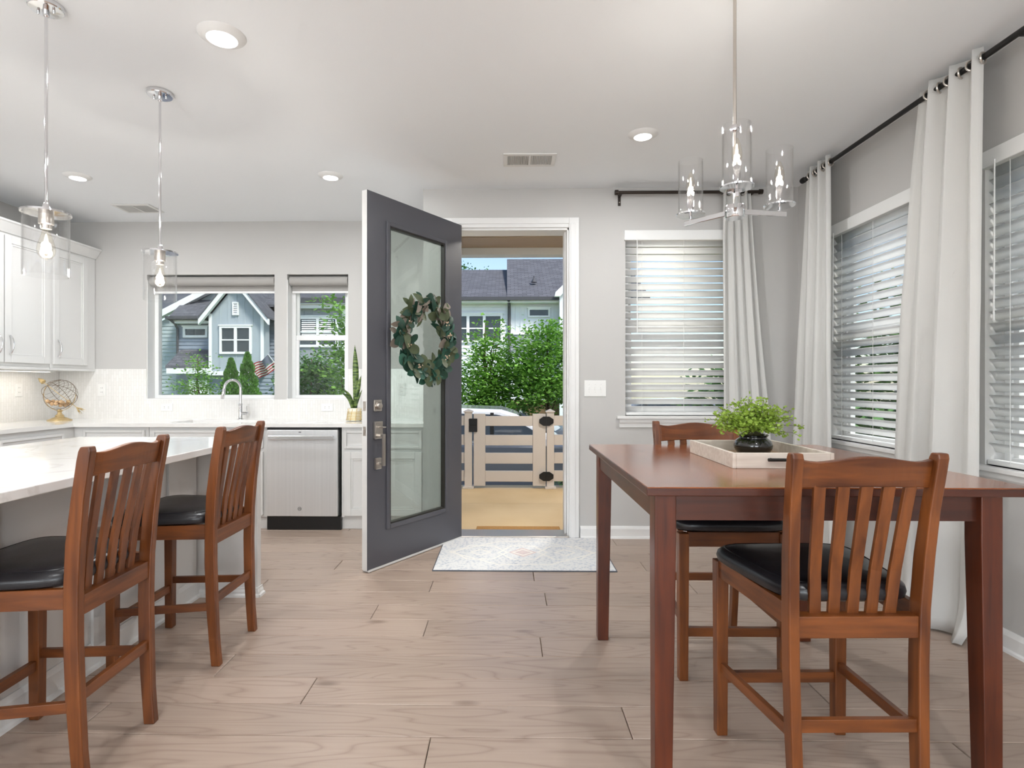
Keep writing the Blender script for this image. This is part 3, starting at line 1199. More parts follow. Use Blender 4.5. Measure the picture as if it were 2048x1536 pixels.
# ================================================================== RUG, MAT
def rug_mat():
    m = bpy.data.materials.new('rug_weave')
    m.use_nodes = True
    n, l = m.node_tree.nodes, m.node_tree.links
    b = n['Principled BSDF']
    tc = n.new('ShaderNodeTexCoord')
    sx = n.new('ShaderNodeSeparateXYZ')
    l.new(tc.outputs['Object'], sx.inputs[0])

    def mth(op, a, b_=None, c=None):
        q = n.new('ShaderNodeMath')
        q.operation = op
        for i, v in enumerate((a, b_, c)):
            if v is None:
                continue
            if isinstance(v, (int, float)):
                q.inputs[i].default_value = v
            else:
                l.new(v, q.inputs[i])
        return q.outputs[0]
    ax = mth('ABSOLUTE', sx.outputs[0])
    ay = mth('ABSOLUTE', sx.outputs[1])

    def diamond(cx, hx_, hy_, w):      # |x-cx|/hx + |y|/hy distance to 1
        dx = mth('ABSOLUTE', mth('SUBTRACT', ax, cx))
        e = mth('ADD', mth('DIVIDE', dx, hx_), mth('DIVIDE', ay, hy_))
        return mth('LESS_THAN', mth('ABSOLUTE', mth('SUBTRACT', e, 1.0)), w)

    def hexa(cx, hx_, hy_, cut, w):
        dx = mth('ABSOLUTE', mth('SUBTRACT', ax, cx))
        e1 = mth('ADD', mth('DIVIDE', dx, hx_), mth('DIVIDE', ay, hy_ * cut))
        e2 = mth('DIVIDE', ay, hy_)
        e = mth('MAXIMUM', e1, e2)
        return mth('LESS_THAN', mth('ABSOLUTE', mth('SUBTRACT', e, 1.0)), w)
    lines = mth('MAXIMUM', hexa(0, .17, .155, 1.9, .05), hexa(.30, .19, .155, 1.9, .05))
    lines = mth('MAXIMUM', lines, hexa(0, .52, .27, 1.5, .025))
    lines = mth('MAXIMUM', lines, diamond(0, .07, .07, .14))
    lines = mth('MAXIMUM', lines, diamond(.30, .07, .07, .14))
    ctr = mth('LESS_THAN', mth('ADD', mth('DIVIDE', ax, .10), mth('DIVIDE', ay, .11)), 1.0)
    vo = n.new('ShaderNodeTexVoronoi')
    vo.inputs['Scale'].default_value = 44
    vo.distance = 'MANHATTAN'
    l.new(tc.outputs['Object'], vo.inputs['Vector'])
    nz = n.new('ShaderNodeTexNoise')
    nz.inputs['Scale'].default_value = 9
    nz.inputs['Detail'].default_value = 6
    l.new(tc.outputs['Object'], nz.inputs['Vector'])
    cr = n.new('ShaderNodeValToRGB')
    e = cr.color_ramp.elements
    e[0].position, e[0].color = .25, lin('#b2b8c4')
    e[1].position, e[1].color = .75, lin('#eae9e8')
    mid = e.new(.5)
    mid.color = lin('#d0d3d9')
    f = mth('ADD', mth('MULTIPLY', vo.outputs['Distance'], .55), mth('MULTIPLY', nz.outputs[0], .62))
    l.new(f, cr.inputs[0])
    x1 = n.new('ShaderNodeMix')
    x1.data_type = 'RGBA'
    x1.inputs[7].default_value = lin('#d9b9b2')
    l.new(mth('MULTIPLY', ctr, .55), x1.inputs[0])
    l.new(cr.outputs[0], x1.inputs[6])
    x2 = n.new('ShaderNodeMix')
    x2.data_type = 'RGBA'
    x2.inputs[7].default_value = lin('#f7f3ec')
    l.new(mth('MULTIPLY', lines, .85), x2.inputs[0])
    l.new(x1.outputs[2], x2.inputs[6])
    l.new(x2.outputs[2], b.inputs['Base Color'])
    b.inputs['Roughness'].default_value = .95
    bp = n.new('ShaderNodeBump')
    bp.inputs['Strength'].default_value = .3
    bp.inputs['Distance'].default_value = .003
    nb = n.new('ShaderNodeTexNoise')
    nb.inputs['Scale'].default_value = 300
    l.new(tc.outputs['Object'], nb.inputs['Vector'])
    l.new(nb.outputs[0], bp.inputs['Height'])
    l.new(bp.outputs[0], b.inputs['Normal'])
    return m


t = Thing('entry_rug', 'pale blue-grey patterned entry rug lying inside the front door', 'rug', (.115, 3.99, 0))
rx, ry = .59, .385
t.p('pile', MB().box(-rx, rx, -ry, ry, .001, .008), rug_mat(), bevel=.003)
t.p('binding', ring_frame(-rx - .005, rx + .005, -ry - .005, ry + .005, .007, 0, 1), None) if False else None
mb = MB()
mb.box(-rx - .005, rx + .005, -ry - .005, -ry + .001, 0, .0075)
mb.box(-rx - .005, rx + .005, ry - .001, ry + .005, 0, .0075)
mb.box(-rx - .005, -rx + .001, -ry, ry, 0, .0075)
mb.box(rx - .001, rx + .005, -ry, ry, 0, .0075)
t.p('binding', mb, mat('rug_binding', '#5d6168', .9, var=.1))

t = Thing('door_mat', 'plain tan coir doormat on the porch outside the doorway', 'doormat', (.1, 4.94, -.05))
t.p('mat', MB().box(-.36, .36, -.24, -.05, 0, .015), M_['coir'], bevel=.004)

# ================================================================== STOOLS
def make_stool(label, loc, rz):
    t = Thing('counter_stool', label, 'stool', loc, rz, 'matching wooden counter stools')
    wv, wh, wy = M_['wood_v'], M_['wood_h'], M_['wood_y']
    hw = .205
    path = [(-.208, 0), (-.198, .12), (-.190, .28), (-.186, .45), (-.188, .60), (-.197, .74), (-.213, .87), (-.232, .985), (-.237, 1.012), (-.239, 1.026)]
    for s in (-1, 1):
        secs = []
        for i, (yy, z) in enumerate(path):
            d = .044 if .2 < z < .8 else .038
            if i >= len(path) - 1:
                d = .026
            elif i == len(path) - 2:
                d = .036
            ho = .184 + .008 * min(1, z / .5) + .015 * max(0, z - .55) / .47
            x0, x1 = s * ho, s * (ho - .030)
            secs.append([(x0, yy - d / 2, z), (x1, yy - d / 2, z), (x1, yy + d / 2, z), (x0, yy + d / 2, z)])
        t.p('back_post', MB().sweep(secs), wv, bevel=.004)
    for s in (-1, 1):
        secs = []
        for z, w in ((0, .036), (.6, .042)):
            xc = s * .204
            secs.append([(xc - w / 2, .220 - w / 2, z), (xc + w / 2, .220 - w / 2, z), (xc + w / 2, .220 + w / 2, z), (xc - w / 2, .220 + w / 2, z)])
        t.p('leg', MB().sweep(secs), wv, bevel=.003)
    # crest rail: bowed in plan, wavy top edge
    secs = []
    n = 16
    for i in range(n + 1):
        u = -1 + 2 * i / n
        x = u * .176
        bow = -.018 * (1 - u * u)
        top = 1.008 + .010 * cos(pi * u) * 1.0 - .006 * (abs(u) > .98)
        top = 1.002 + .016 * (0.5 + .5 * cos(pi * u * 1.15)) + .006 * max(0, abs(u) - .8) / .2
        bot = .930 + .006 * (1 - u * u)
        y0 = -.214 + bow
        y1 = -.230 + bow
        secs.append([(x, y0 - .010, bot), (x, y0 + .010, bot), (x, y1 + .010, top), (x, y1 - .010, top)])
    t.p('crest_rail', MB().sweep(secs), wh, bevel=.003)
    # slats
    for k in range(5):
        u = -.66 + .33 * k
        x = u * .166
        bow = -.018 * (1 - u * u)
        secs = []
        for z, yy in ((.572, -.172), (.70, -.182 + bow * .3), (.80, -.195 + bow * .7), (.94, -.217 + bow)):
            w = .032
            xq = x * (.95 + .16 * (z - .57) / .36)
            secs.append([(xq - w / 2, yy - .006, z), (xq + w / 2, yy - .006, z), (xq + w / 2, yy + .006, z), (xq - w / 2, yy + .006, z)])
        t.p('back_slat', MB().sweep(secs), wv, bevel=.002)
    t.p('rear_rail', MB().box(-.166, .166, -.203, -.164, .518, .578), wh, bevel=.003)
    t.p('apron', MB().box(-.185, .185, .211, .232, .545, .605), wh, bevel=.002)
    for s in (-1, 1):
        t.p('apron', MB().bar((s * .177, -.175, .575), (s * .207, .205, .575), .021, .06), wy, bevel=.002)
        t.p('stretcher', MB().bar((s * .174, -.195, .255), (s * .203, .215, .235), .018, .032), wy, bevel=.002)
    t.p('stretcher', MB().box(-.186, .186, .209, .231, .178, .214), wh, bevel=.002)
    t.p('stretcher', MB().box(-.162, .162, -.203, -.185, .262, .298), wh, bevel=.002)
    # padded seat
    mb = MB()
    N = 56
    rings = [(.93, .604), (.985, .612), (1.0, .626), (.985, .640), (.93, .652), (.80, .660), (.5, .663), (.05, .664)]
    for sc, z in rings:
        for k in range(N):
            a = 2 * pi * k / N
            c, s_ = cos(a), sin(a)
            e = .36
            x = abs(c) ** e * (1 if c > 0 else -1)
            y_ = abs(s_) ** e * (1 if s_ > 0 else -1)
            wx = .247 - .063 * (1 - (y_ + 1) / 2)
            mb.v.append((x * wx * sc, .032 + y_ * .212 * sc, z))
    for j in range(len(rings) - 1):
        for k in range(N):
            k2 = (k + 1) % N
            mb.f.append((j * N + k, j * N + k2, (j + 1) * N + k2, (j + 1) * N + k))
    mb.f.append(tuple(range(N))[::-1])
    mb.f.append(tuple((len(rings) - 1) * N + k for k in range(N)))
    seat = t.p('seat', mb, M_['leather'], smooth=True)
    # piped seam around the pad
    seam = MB()
    pts = []
    for k in range(0, N):
        a = 2 * pi * k / N
        c, s_ = cos(a), sin(a)
        x = abs(c) ** .36 * (1 if c > 0 else -1)
        y_ = abs(s_) ** .36 * (1 if s_ > 0 else -1)
        pts.append((x * (.247 - .063 * (1 - (y_ + 1) / 2)) * .90, .032 + y_ * .212 * .90, .6545))
    seam.tube(pts, .0015, 5, close=True)
    t.p('piping', seam, M_['leather'], seat, smooth=True)
    return t


s1 = make_stool('wooden stool nearest the camera at the kitchen island, left edge of picture', (-1.472, 1.805, 0), R(92))
for nm, lab, loc, rz in (('b', 'wooden stool at the far end of the island, in front of the dishwasher', (-1.452, 2.555, 0), R(90)),
                         ('c', 'wooden stool on the near side of the table, its slatted back to the camera', (.950, 1.737, 0), R(1.4)),
                         ('d', 'wooden stool behind the table, below the front window, facing the camera', (.925, 2.525, 0), R(180))):
    c = copy_tree(s1.o)
    c['label'] = lab
    c.location = loc
    c.rotation_euler = (0, 0, rz)

# ================================================================== TABLE
tx0, tx1, ty0, ty1, tz = .40, 1.455, 1.60, 2.725, .915
t = Thing('dining_table', 'square counter-height wooden dining table with straight legs', 'table', ((tx0 + tx1) / 2, (ty0 + ty1) / 2, 0))
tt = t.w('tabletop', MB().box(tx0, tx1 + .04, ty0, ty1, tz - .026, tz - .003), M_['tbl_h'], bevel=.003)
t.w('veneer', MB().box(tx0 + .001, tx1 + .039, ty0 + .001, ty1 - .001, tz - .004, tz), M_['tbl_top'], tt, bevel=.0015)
ov = .03
for x, sx_ in ((tx0 + ov, 1), (tx1 - ov, -1)):
    for y_, sy_ in ((ty0 + ov, 1), (ty1 - ov, -1)):
        secs = []
        for z, w in ((0, .050), (.75, .062), (tz - .026, .062)):
            secs.append([(x, y_, z), (x + sx_ * w, y_, z), (x + sx_ * w, y_ + sy_ * w, z), (x, y_ + sy_ * w, z)])
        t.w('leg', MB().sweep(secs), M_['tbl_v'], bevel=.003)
for y_ in (ty0 + ov + .018, ty1 - ov - .040):
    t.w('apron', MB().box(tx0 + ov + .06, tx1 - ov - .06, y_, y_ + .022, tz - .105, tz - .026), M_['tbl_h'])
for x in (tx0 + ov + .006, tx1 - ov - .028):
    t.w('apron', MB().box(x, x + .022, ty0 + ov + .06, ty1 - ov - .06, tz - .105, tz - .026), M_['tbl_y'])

# tray
t = Thing('serving_tray', 'whitewashed wooden tray with black handles on the dining table', 'tray', (.96, 2.185, tz))
a, b, hgt = .175, .228, .054
t.p('base', MB().box(-a + .012, a - .012, -b + .012, b - .012, .002, .012), M_['traybase'])
for s in (-1, 1):
    t.p('side', MB().box(s * a, s * (a - .013), -b, b, 0, hgt), M_['whitewash'], bevel=.002)
    sd = t.p('end', MB().box(-a + .013, a - .013, s * b, s * (b - .013), 0, hgt), M_['whitewash'], bevel=.002)
    h = MB()
    h.tube([(-.06, s * (b + .016), .032), (.06, s * (b + .016), .032)], .0055, 10)
    for q in (-.045, .045):
        h.tube([(q, s * (b - .002), .032), (q, s * (b + .016), .032)], .005, 8)
    t.p('handle', h, M_['blackm'], sd, smooth=True)

# fern in a black pot
fl = (.985, 2.255, tz + .012)
t = Thing('potted_fern', 'bright green maidenhair fern in a glossy black pot on the tray', 'plant', fl)
t.p('pot', MB().lathe([(.045, 0), (.060, .006), (.071, .026), (.073, .038), (.066, .056), (.052, .066), (.051, .070), (.058, .078), (.056, .080), (.046, .074), (.045, .06)], seg=36), M_['potblack'], smooth=True)
t.p('soil', MB().lathe([(.046, .064), (.046, .068), (.001, .070)], seg=20), M_['soil'])
rf = random.Random(4)
stems, lv = MB(), MB()
for k in range(130):
    an = rf.uniform(0, 2 * pi)
    el = rf.uniform(.25, 1.45)
    ln = rf.uniform(.09, .185) * (1.0 if el < .7 else .9)
    p = Vector((rf.uniform(-.03, .03), rf.uniform(-.03, .03), .068))
    d = Vector((cos(an) * cos(el), sin(an) * cos(el), sin(el) * .85))
    pts = [p.copy()]
    for j in range(9):
        p = p + d * (ln / 9)
        d = (d + Vector((0, 0, -.085))).normalized()
        p.z = max(p.z, .078 + .02 * (j % 3 == 0))
        pts.append(p.copy())
    stems.tube(pts, .0007, 4, cap=False)
    for j in range(2, 10):
        for s in (-1, 1, 0):
            w = rf.uniform(.006, .011)
            c = pts[j] + Vector((rf.gauss(0, .006), rf.gauss(0, .006), rf.gauss(0, .005)))
            u = Vector((rf.gauss(0, 1), rf.gauss(0, 1), rf.gauss(0, .5))).normalized()
            v = u.orthogonal().normalized()
            if rf.random() < .5:
                v = u.cross(v)
            lv.add([c - u * w * .2, c + u * w * .5 - v * w * .7, c + u * w * 1.4, c + u * w * .5 + v * w * .7], [(0, 1, 2, 3)])
fo = t.p('foliage', lv, M_['fern1'], fix=False)
fo['kind'] = 'stuff'
so = t.p('stems', stems, mat('fern_stem', '#4d4a24', .6, var=.1), fix=False)
so['kind'] = 'stuff'

# ================================================================== CEILING FIXTURES
def downlight(label, loc, r=.09, power=13):
    t = Thing('recessed_light', label, 'ceiling light', loc, 0, 'recessed ceiling lights')
    t.p('trim_ring', MB().lathe([(r, 0), (r - .003, -.005), (r - .030, -.018), (r - .036, -.020), (r - .038, -.016)], seg=36, cap=False), M_['trim'], smooth=True)
    t.p('lens', MB().lathe([(r - .037, -.0175), (.001, -.018)], seg=32, cap=False), M_['lens'])
    area('recessed_light_beam', (0, 0, -.026), (0, 0, 0), .09, .09, power, (.97, .985, 1), 'DISK', t.o)
    return t


downlight('large recessed ceiling light above the island, near the top of picture', (-1.25, 2.44, H), .10)
downlight('recessed ceiling light in the kitchen corner, left of the near pendant', (-3.163, 4.08, H))
downlight('recessed ceiling light just left of the open front door', (-1.295, 4.10, H))
downlight('recessed ceiling light between the front door and the chandelier', (.836, 3.45, H))
for q, (x, y_) in enumerate(((-3.1, 2.3), (-2.9, .4), (-1.0, .4), (1.0, .4), (-2.9, -1.8), (-.9, -1.8), (1.0, -1.8))):  # extra downlights added out of view to raise the room's brightness
    downlight('added unseen recessed fill light, row place %s' % 'first second third fourth fifth sixth seventh'.split()[q], (x, y_, H))


def vent(label, x0, x1, y0, y1, halves):
    t = Thing('ceiling_vent', label, 'air vent', ((x0 + x1) / 2, (y0 + y1) / 2, H), 0, 'ceiling air vents')
    w, d = (x1 - x0) / 2, (y1 - y0) / 2
    f = MB()
    e = .03
    for b in ((-w, w, -d, -d + e), (-w, w, d - e, d), (-w, -w + e, -d + e, d - e), (w - e, w, -d + e, d - e)):
        f.box(b[0], b[1], b[2], b[3], -.008, 0)
    t.p('frame', f, M_['vent'], bevel=.002)
    t.p('backing', MB().box(-w + e, w - e, -d + e, d - e, -.002, -.0005), M_['ventd'])
    n = 26
    me = mesh('louvre', MB().bar((0, -d + e, 0), (0, d - e, 0), .0015, .011, (.5 if halves else .4, 0, 1)), M_['vent'])
    for k in range(n):
        if k == n // 2:
            continue
        o = obj('louvre', me, None, t.o)
        o.location = (-w + e + (2 * w - 2 * e) * (k + .5) / n, 0, -.006)
        if k > n // 2:
            o.rotation_euler = (0, 0, pi)
    t.p('centre_bar', MB().box(-.006, .006, -d + e, d - e, -.009, -.002), M_['vent'])


vent('white ceiling air vent above the front doorway', -.022, .335, 3.72, 3.935, True)
vent('white ceiling air vent over the kitchen, behind the far pendant', -3.38, -3.05, 4.72, 4.95, False)


def pendant(label, x, y_):
    t = Thing('pendant_light', label, 'pendant light', (x, y_, H), 0, 'island pendant lights')
    cn = t.p('canopy', MB().lathe([(.062, 0), (.062, -.016), (.058, -.020), (.012, -.022), (.011, -.045), (.006, -.05)], seg=32), M_['chrome'], smooth=True)
    for s in (-1, 1):
        t.p('screw', MB().lathe([(.005, -.019), (.005, -.032), (.003, -.036)], s * .032, 0, 10), M_['chrome'], cn, smooth=True)
    t.p('stem', MB().tube([(0, 0, -.04), (0, 0, -.83)], .0058, 12), M_['chrome'], smooth=True)
    t.p('collar', MB().lathe([(.008, -.80), (.013, -.812), (.013, -.832), (.02, -.838)], seg=20), M_['chrome'], smooth=True)
    t.p('cap', MB().lathe([(.02, -.836), (.085, -.838), (.085, -.845), (.02, -.847)], seg=40), M_['chrome'], smooth=True)
    t.p('socket', MB().lathe([(.026, -.846), (.026, -.886), (.019, -.890), (.019, -.905)], seg=24), M_['nickel'], smooth=True)
    t.p('glass_shade', MB().lathe([(.078, -.845), (.078, -1.095), (.074, -1.095), (.074, -.845)], seg=48, cap=False), M_['lglass'], smooth=True)
    bz = -.905
    bb = t.p('bulb', MB().lathe([(.013, bz), (.014, bz - .012), (.020, bz - .035), (.029, bz - .065), (.032, bz - .085), (.028, bz - .105), (.016, bz - .120), (.001, bz - .124)], seg=28, cap=False), M_['bulbglass'], smooth=True)
    f = MB().lathe([(.002, bz - .02), (.006, bz - .04), (.008, bz - .065), (.008, bz - .085), (.004, bz - .100)], seg=18)
    t.p('filament', f, M_['filament'], bb, smooth=True)
    l = bpy.data.lights.new('pendant_glow', 'POINT')
    l.energy = 9
    l.color = (1, .97, .93)
    l.shadow_soft_size = .021
    o = bpy.data.objects.new('pendant_glow', l)
    C.objects.link(o)
    o.parent = t.o
    o.location = (0, 0, bz - .07)


pendant('clear glass pendant light near the left edge, closest to the camera', -1.862, 2.235)
pendant('clear glass pendant light hanging in front of the kitchen window', -1.822, 2.915)

# chandelier
hx_, hy_ = .868, 2.145
t = Thing('chandelier', 'three-arm chrome chandelier with clear glass cylinders over the table', 'chandelier', (hx_, hy_, H))
zh = 1.864 - H
t.p('canopy', MB().lathe([(.062, 0), (.062, -.018), (.014, -.024), (.012, -.045)], seg=32), M_['chrome'], smooth=True)
t.p('stem', MB().tube([(0, 0, -.03), (0, 0, zh + .01)], .006, 12), M_['nickel'], smooth=True)
t.p('coupling', MB().lathe([(.006, 2.165 - H), (.014, 2.17 - H), (.016, 2.18 - H), (.013, 2.192 - H), (.006, 2.196 - H)], seg=20), M_['chrome'], smooth=True)
t.p('hub', MB().lathe([(.010, zh + .03), (.034, zh + .022), (.036, zh + .018), (.036, zh - .022), (.033, zh - .026), (.002, zh - .026)], seg=32), M_['chrome'], smooth=True)
for k in range(3):
    a = R(250 + 120 * k)
    d = Vector((cos(a), sin(a), 0))
    arm = t.p('arm', MB().bar(d * .03 + Vector((0, 0, zh)), d * .215 + Vector((0, 0, zh)), .011, .02), M_['chrome'], bevel=.002)
    px, py = d.x * .187, d.y * .187
    z0 = 1.893 - H
    t.p('post', MB().lathe([(.006, zh + .008), (.006, z0)], px, py, 12), M_['chrome'], arm, smooth=True)
    ds = t.p('dish', MB().lathe([(.006, z0 - .002), (.056, z0), (.057, z0 + .005), (.05, z0 + .007), (.012, z0 + .007)], px, py, 36), M_['chrome'], smooth=True)
    t.p('glass_shade', MB().lathe([(.048, z0 + .007), (.048, z0 + .22), (.0455, z0 + .22), (.0455, z0 + .007)], px, py, 44, cap=False), M_['lglass'], smooth=True)
    t.p('candle', MB().lathe([(.012, z0 + .005), (.012, z0 + .075), (.009, z0 + .08)], px, py, 20), M_['chrome'], ds, smooth=True)
    bz = z0 + .078
    bb = t.p('bulb', MB().lathe([(.008, bz), (.011, bz + .008), (.017, bz + .03), (.018, bz + .045), (.014, bz + .07), (.006, bz + .092), (.001, bz + .098)], px, py, 24, cap=False), M_['bulbglass'], smooth=True)
    t.p('filament', MB().lathe([(.002, bz + .012), (.004, bz + .03), (.004, bz + .05), (.002, bz + .075)], px, py, 14), M_['filament'], bb, smooth=True)
    l = bpy.data.lights.new('chandelier_glow', 'POINT')
    l.energy = 4.2
    l.color = (1, .97, .93)
    l.shadow_soft_size = .014
    o = bpy.data.objects.new('chandelier_glow', l)
    C.objects.link(o)
    o.parent = t.o
    o.location = (px, py, bz + .04)

# ================================================================== KITCHEN
ZC = .88
CF = 4.58          # front edge of the back counter
CX = -3.585        # front edge of the left counter


def shaker(t, axis, a0, a1, z0, z1, face, out, name='door', handle=None, mm=None):
    """raised-frame door/drawer front. axis 'x': spans x on plane y=face, out=-1 -> proud towards -y; axis 'y': spans y on plane x=face, out=+1"""
    mm = mm or M_['cab']
    th = .02

    def bx(mb, A, B, D0, D1, Z0, Z1):
        D0, D1 = face + out * D0, face + out * D1
        return mb.box(A, B, D0, D1, Z0, Z1) if axis == 'x' else mb.box(D0, D1, A, B, Z0, Z1)
    fw = .058 if (z1 - z0) > .3 else .022
    mb = MB()
    bx(mb, a0, a0 + fw, 0, th, z0, z1)
    bx(mb, a1 - fw, a1, 0, th, z0, z1)
    bx(mb, a0 + fw, a1 - fw, 0, th, z0, z0 + fw)
    bx(mb, a0 + fw, a1 - fw, 0, th, z1 - fw, z1)
    d = t.w(name, mb, mm, bevel=.003)
    mb = MB()
    bx(mb, a0 + fw, a1 - fw, 0, .009, z0 + fw, z1 - fw)
    if fw > .04:
        e = .016
        bx(mb, a0 + fw, a0 + fw + e, .009, .014, z0 + fw, z1 - fw)
        bx(mb, a1 - fw - e, a1 - fw, .009, .014, z0 + fw, z1 - fw)
        bx(mb, a0 + fw + e, a1 - fw - e, .009, .014, z0 + fw, z0 + fw + e)
        bx(mb, a0 + fw + e, a1 - fw - e, .009, .014, z1 - fw - e, z1 - fw)
    t.w('panel', mb, mm, d, bevel=.003)
    if handle:
        ha, hz0, hz1 = handle
        pts = []
        for k in range(13):
            q = k / 12
            dd = th + .002 + .03 * sin(pi * q) ** .7
            z = hz0 + (hz1 - hz0) * q
            p = (ha, face + out * dd, z) if axis == 'x' else (face + out * dd, ha, z)
            pts.append(p)
        rr = [.006 if k in (0, 12) else .0042 + .002 * abs(k - 6) / 6 for k in range(13)]
        t.w('handle', MB().tube(pts, rr, 10), M_['chrome'], d, smooth=True)
    return d


# --- base cabinets, back run
def base_cab(label, x0, x1, fronts, group='back-wall base cabinets'):
    t = Thing('base_cabinet', label, 'cabinet', ((x0 + x1) / 2, (CF + .03 + YK) / 2, 0), 0, group)
    f = CF + .045
    mb = MB()
    mb.box(x0, x1, f, YK - .01, .10, ZC - .03)
    t.w('body', mb, M_['cab'])
    t.w('toe_kick', MB().box(x0, x1, f + .02, f + .035, 0, .10), M_['cab'])
    for kind, a0, a1, z0, z1 in fronts:
        shaker(t, 'x', a0, a1, z0, z1, f, -1, kind)
    return t


base_cab('white base cabinet with drawer and door seen through the open door glass', -1.368, XRET - .01,
         [('drawer', -1.345, -.70, .672, .822), ('door', -1.345, -.70, .115, .645)])
base_cab('white sink base cabinet left of the dishwasher, behind the island', -2.98, -1.992,
         [('drawer', -2.95, -2.02, .672, .822), ('door', -2.95, -2.49, .115, .645), ('door', -2.48, -2.02, .115, .645)])
base_cab('white base cabinet in the back-wall corner of the kitchen, left of the sink', -3.614, -2.984,
         [('drawer', -3.53, -3.01, .672, .822), ('door', -3.53, -3.01, .115, .645)])
# shoe strip by the dishwasher cabinet
# --- base cabinets, left run
def left_cab(label, y0, y1):
    t = Thing('base_cabinet', label, 'cabinet', ((XL + CX) / 2, (y0 + y1) / 2, 0), 0, 'left-wall base cabinets')
    f = CX - .03
    t.w('body', MB().box(XL + .01, f, y0, y1, .10, ZC - .03), M_['cab'])
    t.w('toe_kick', MB().box(f - .08, f - .07, y0, y1, 0, .10), M_['cab'])
    yy1 = min(y1, 4.50)
    shaker(t, 'y', y0 + .02, yy1, .672, .805, f, 1, 'drawer')
    shaker(t, 'y', y0 + .02, yy1, .115, .645, f, 1, 'door')


left_cab('white base cabinet along the left kitchen wall next to the corner', 3.90, 4.625)
left_cab('white base cabinet along the left kitchen wall, nearest the left picture edge', 3.15, 3.896)

# --- countertop (L) with sink cut-out
sx0, sx1, sy0, sy1 = -2.86, -2.12, 4.68, 5.06
t = Thing('kitchen_countertop', 'white quartz countertop running along the back and left kitchen walls', 'countertop', (-2.2, 4.9, ZC - .03))
mb = MB()
z0, z1 = ZC - .03, ZC
mb.box(CX, sx0, CF, YK - .008, z0, z1)
mb.box(sx1, XRET, CF, YK - .008, z0, z1)
mb.box(sx0, sx1, CF, sy0, z0, z1)
mb.box(sx0, sx1, sy1, YK - .008, z0, z1)
mb.box(XL + .008, CX, 3.12, YK - .008, z0, z1)
t.w('slab', mb, M_['quartz'])
t = Thing('sink', 'stainless undermount kitchen sink under the wide window', 'sink', ((sx0 + sx1) / 2, (sy0 + sy1) / 2, ZC - .25))
mb = MB()
mb.box(sx0 - .01, sx1 + .01, sy0 - .01, sy0, ZC - .22, z0)
mb.box(sx0 - .01, sx1 + .01, sy1, sy1 + .01, ZC - .22, z0)
mb.box(sx0 - .01, sx0, sy0, sy1, ZC - .22, z0)
mb.box(sx1, sx1 + .01, sy0, sy1, ZC - .22, z0)
mb.box(sx0 - .01, sx1 + .01, sy0 - .01, sy1 + .01, ZC - .23, ZC - .22)
t.w('basin', mb, M_['steel'])
t.w('drain', MB().lathe([(.04, ZC - .219), (.03, ZC - .216), (.001, ZC - .217)], (sx0 + sx1) / 2, (sy0 + sy1) / 2, 20), M_['steel_h'])

# faucet
fx, fy = -2.455, 5.13
t = Thing('faucet', 'tall chrome gooseneck faucet standing behind the sink', 'faucet', (fx, fy, ZC))
t.p('base', MB().lathe([(.026, 0), (.026, .006), (.019, .010), (.019, .14), (.016, .146)], seg=24), M_['chrome'], smooth=True)
pts = [(0, 0, .10), (0, 0, .25)]
dx = Vector((-.80, -.60, 0)).normalized()
rr_ = .068
for k in range(0, 15):
    a = pi * k / 14
    q = dx * (rr_ - rr_ * cos(a))
    pts.append((q.x, q.y, .285 + rr_ * sin(a) * 1.15))
q = dx * (2 * rr_ + .004)
pts += [(q.x, q.y, .262)]
t.p('spout', MB().tube(pts, .012, 14), M_['chrome'], smooth=True)
q2 = dx * (2 * rr_ + .016)
t.p('spray_head', MB().tube([(q.x, q.y, .285), (q.x, q.y, .265), (q2.x, q2.y, .195), (q2.x, q2.y, .188)], [.0125, .0155, .0165, .013], 14), M_['chrome'], smooth=True)
hn = t.p('handle', MB().tube([(0, 0, .055), (.075, -.01, .055)], [.014, .0125], 14), M_['chrome'], smooth=True)
t.p('lever', MB().tube([(.062, -.01, .06), (.064, -.012, .125)], [.004, .0045], 10), M_['chrome'], hn, smooth=True)

# dishwasher
dx0, dx1 = -1.982, -1.378
t = Thing('dishwasher', 'stainless steel dishwasher with bar handle built under the kitchen counter', 'dishwasher', ((dx0 + dx1) / 2, 4.9, 0))
t.w('tub', MB().box(dx0, dx1, 4.63, 5.2, .07, .845), M_['black'])
dr = t.w('door', MB().box(dx0 + .004, dx1 - .012, 4.585, 4.63, .115, .828), M_['steel'], bevel=.006)
t.w('control_strip', MB().box(dx0 + .004, dx1 - .010, 4.60, 4.635, .828, .846), M_['black'])
mb = MB()
mb.box(dx0 + .03, dx1 - .035, 4.545, 4.56, .748, .784)
for x in (dx0 + .035, dx1 - .05):
    mb.box(x, x + .012, 4.56, 4.588, .752, .780)
t.w('handle', mb, M_['steel_h'], dr, bevel=.004)
t.w('toe_kick', MB().box(dx0, dx1 + .01, 4.605, 4.64, 0, .112), M_['black'])
# round badge with a script monogram
bx_, bz_ = -1.705, .178
bd = MB()
N = 24
bd.tube([(bx_ + .014 * cos(2 * pi * k / N), 4.5845, bz_ + .014 * sin(2 * pi * k / N)) for k in range(N)], .0016, 6, close=True)
for q in (-.005, .005):
    bd.tube([(bx_ + q + .0045 * cos(2 * pi * k / 12), 4.5845, bz_ + .0065 * sin(2 * pi * k / 12)) for k in range(12)], .0012, 5, close=True)
t.w('badge', bd, mat('badge_grey', '#5d5e60', .4, .5, var=.05), dr, smooth=True)
t.w('vent_mark', MB().box(-1.712, -1.692, 4.5842, 4.5852, .806, .812), M_['black'], dr)

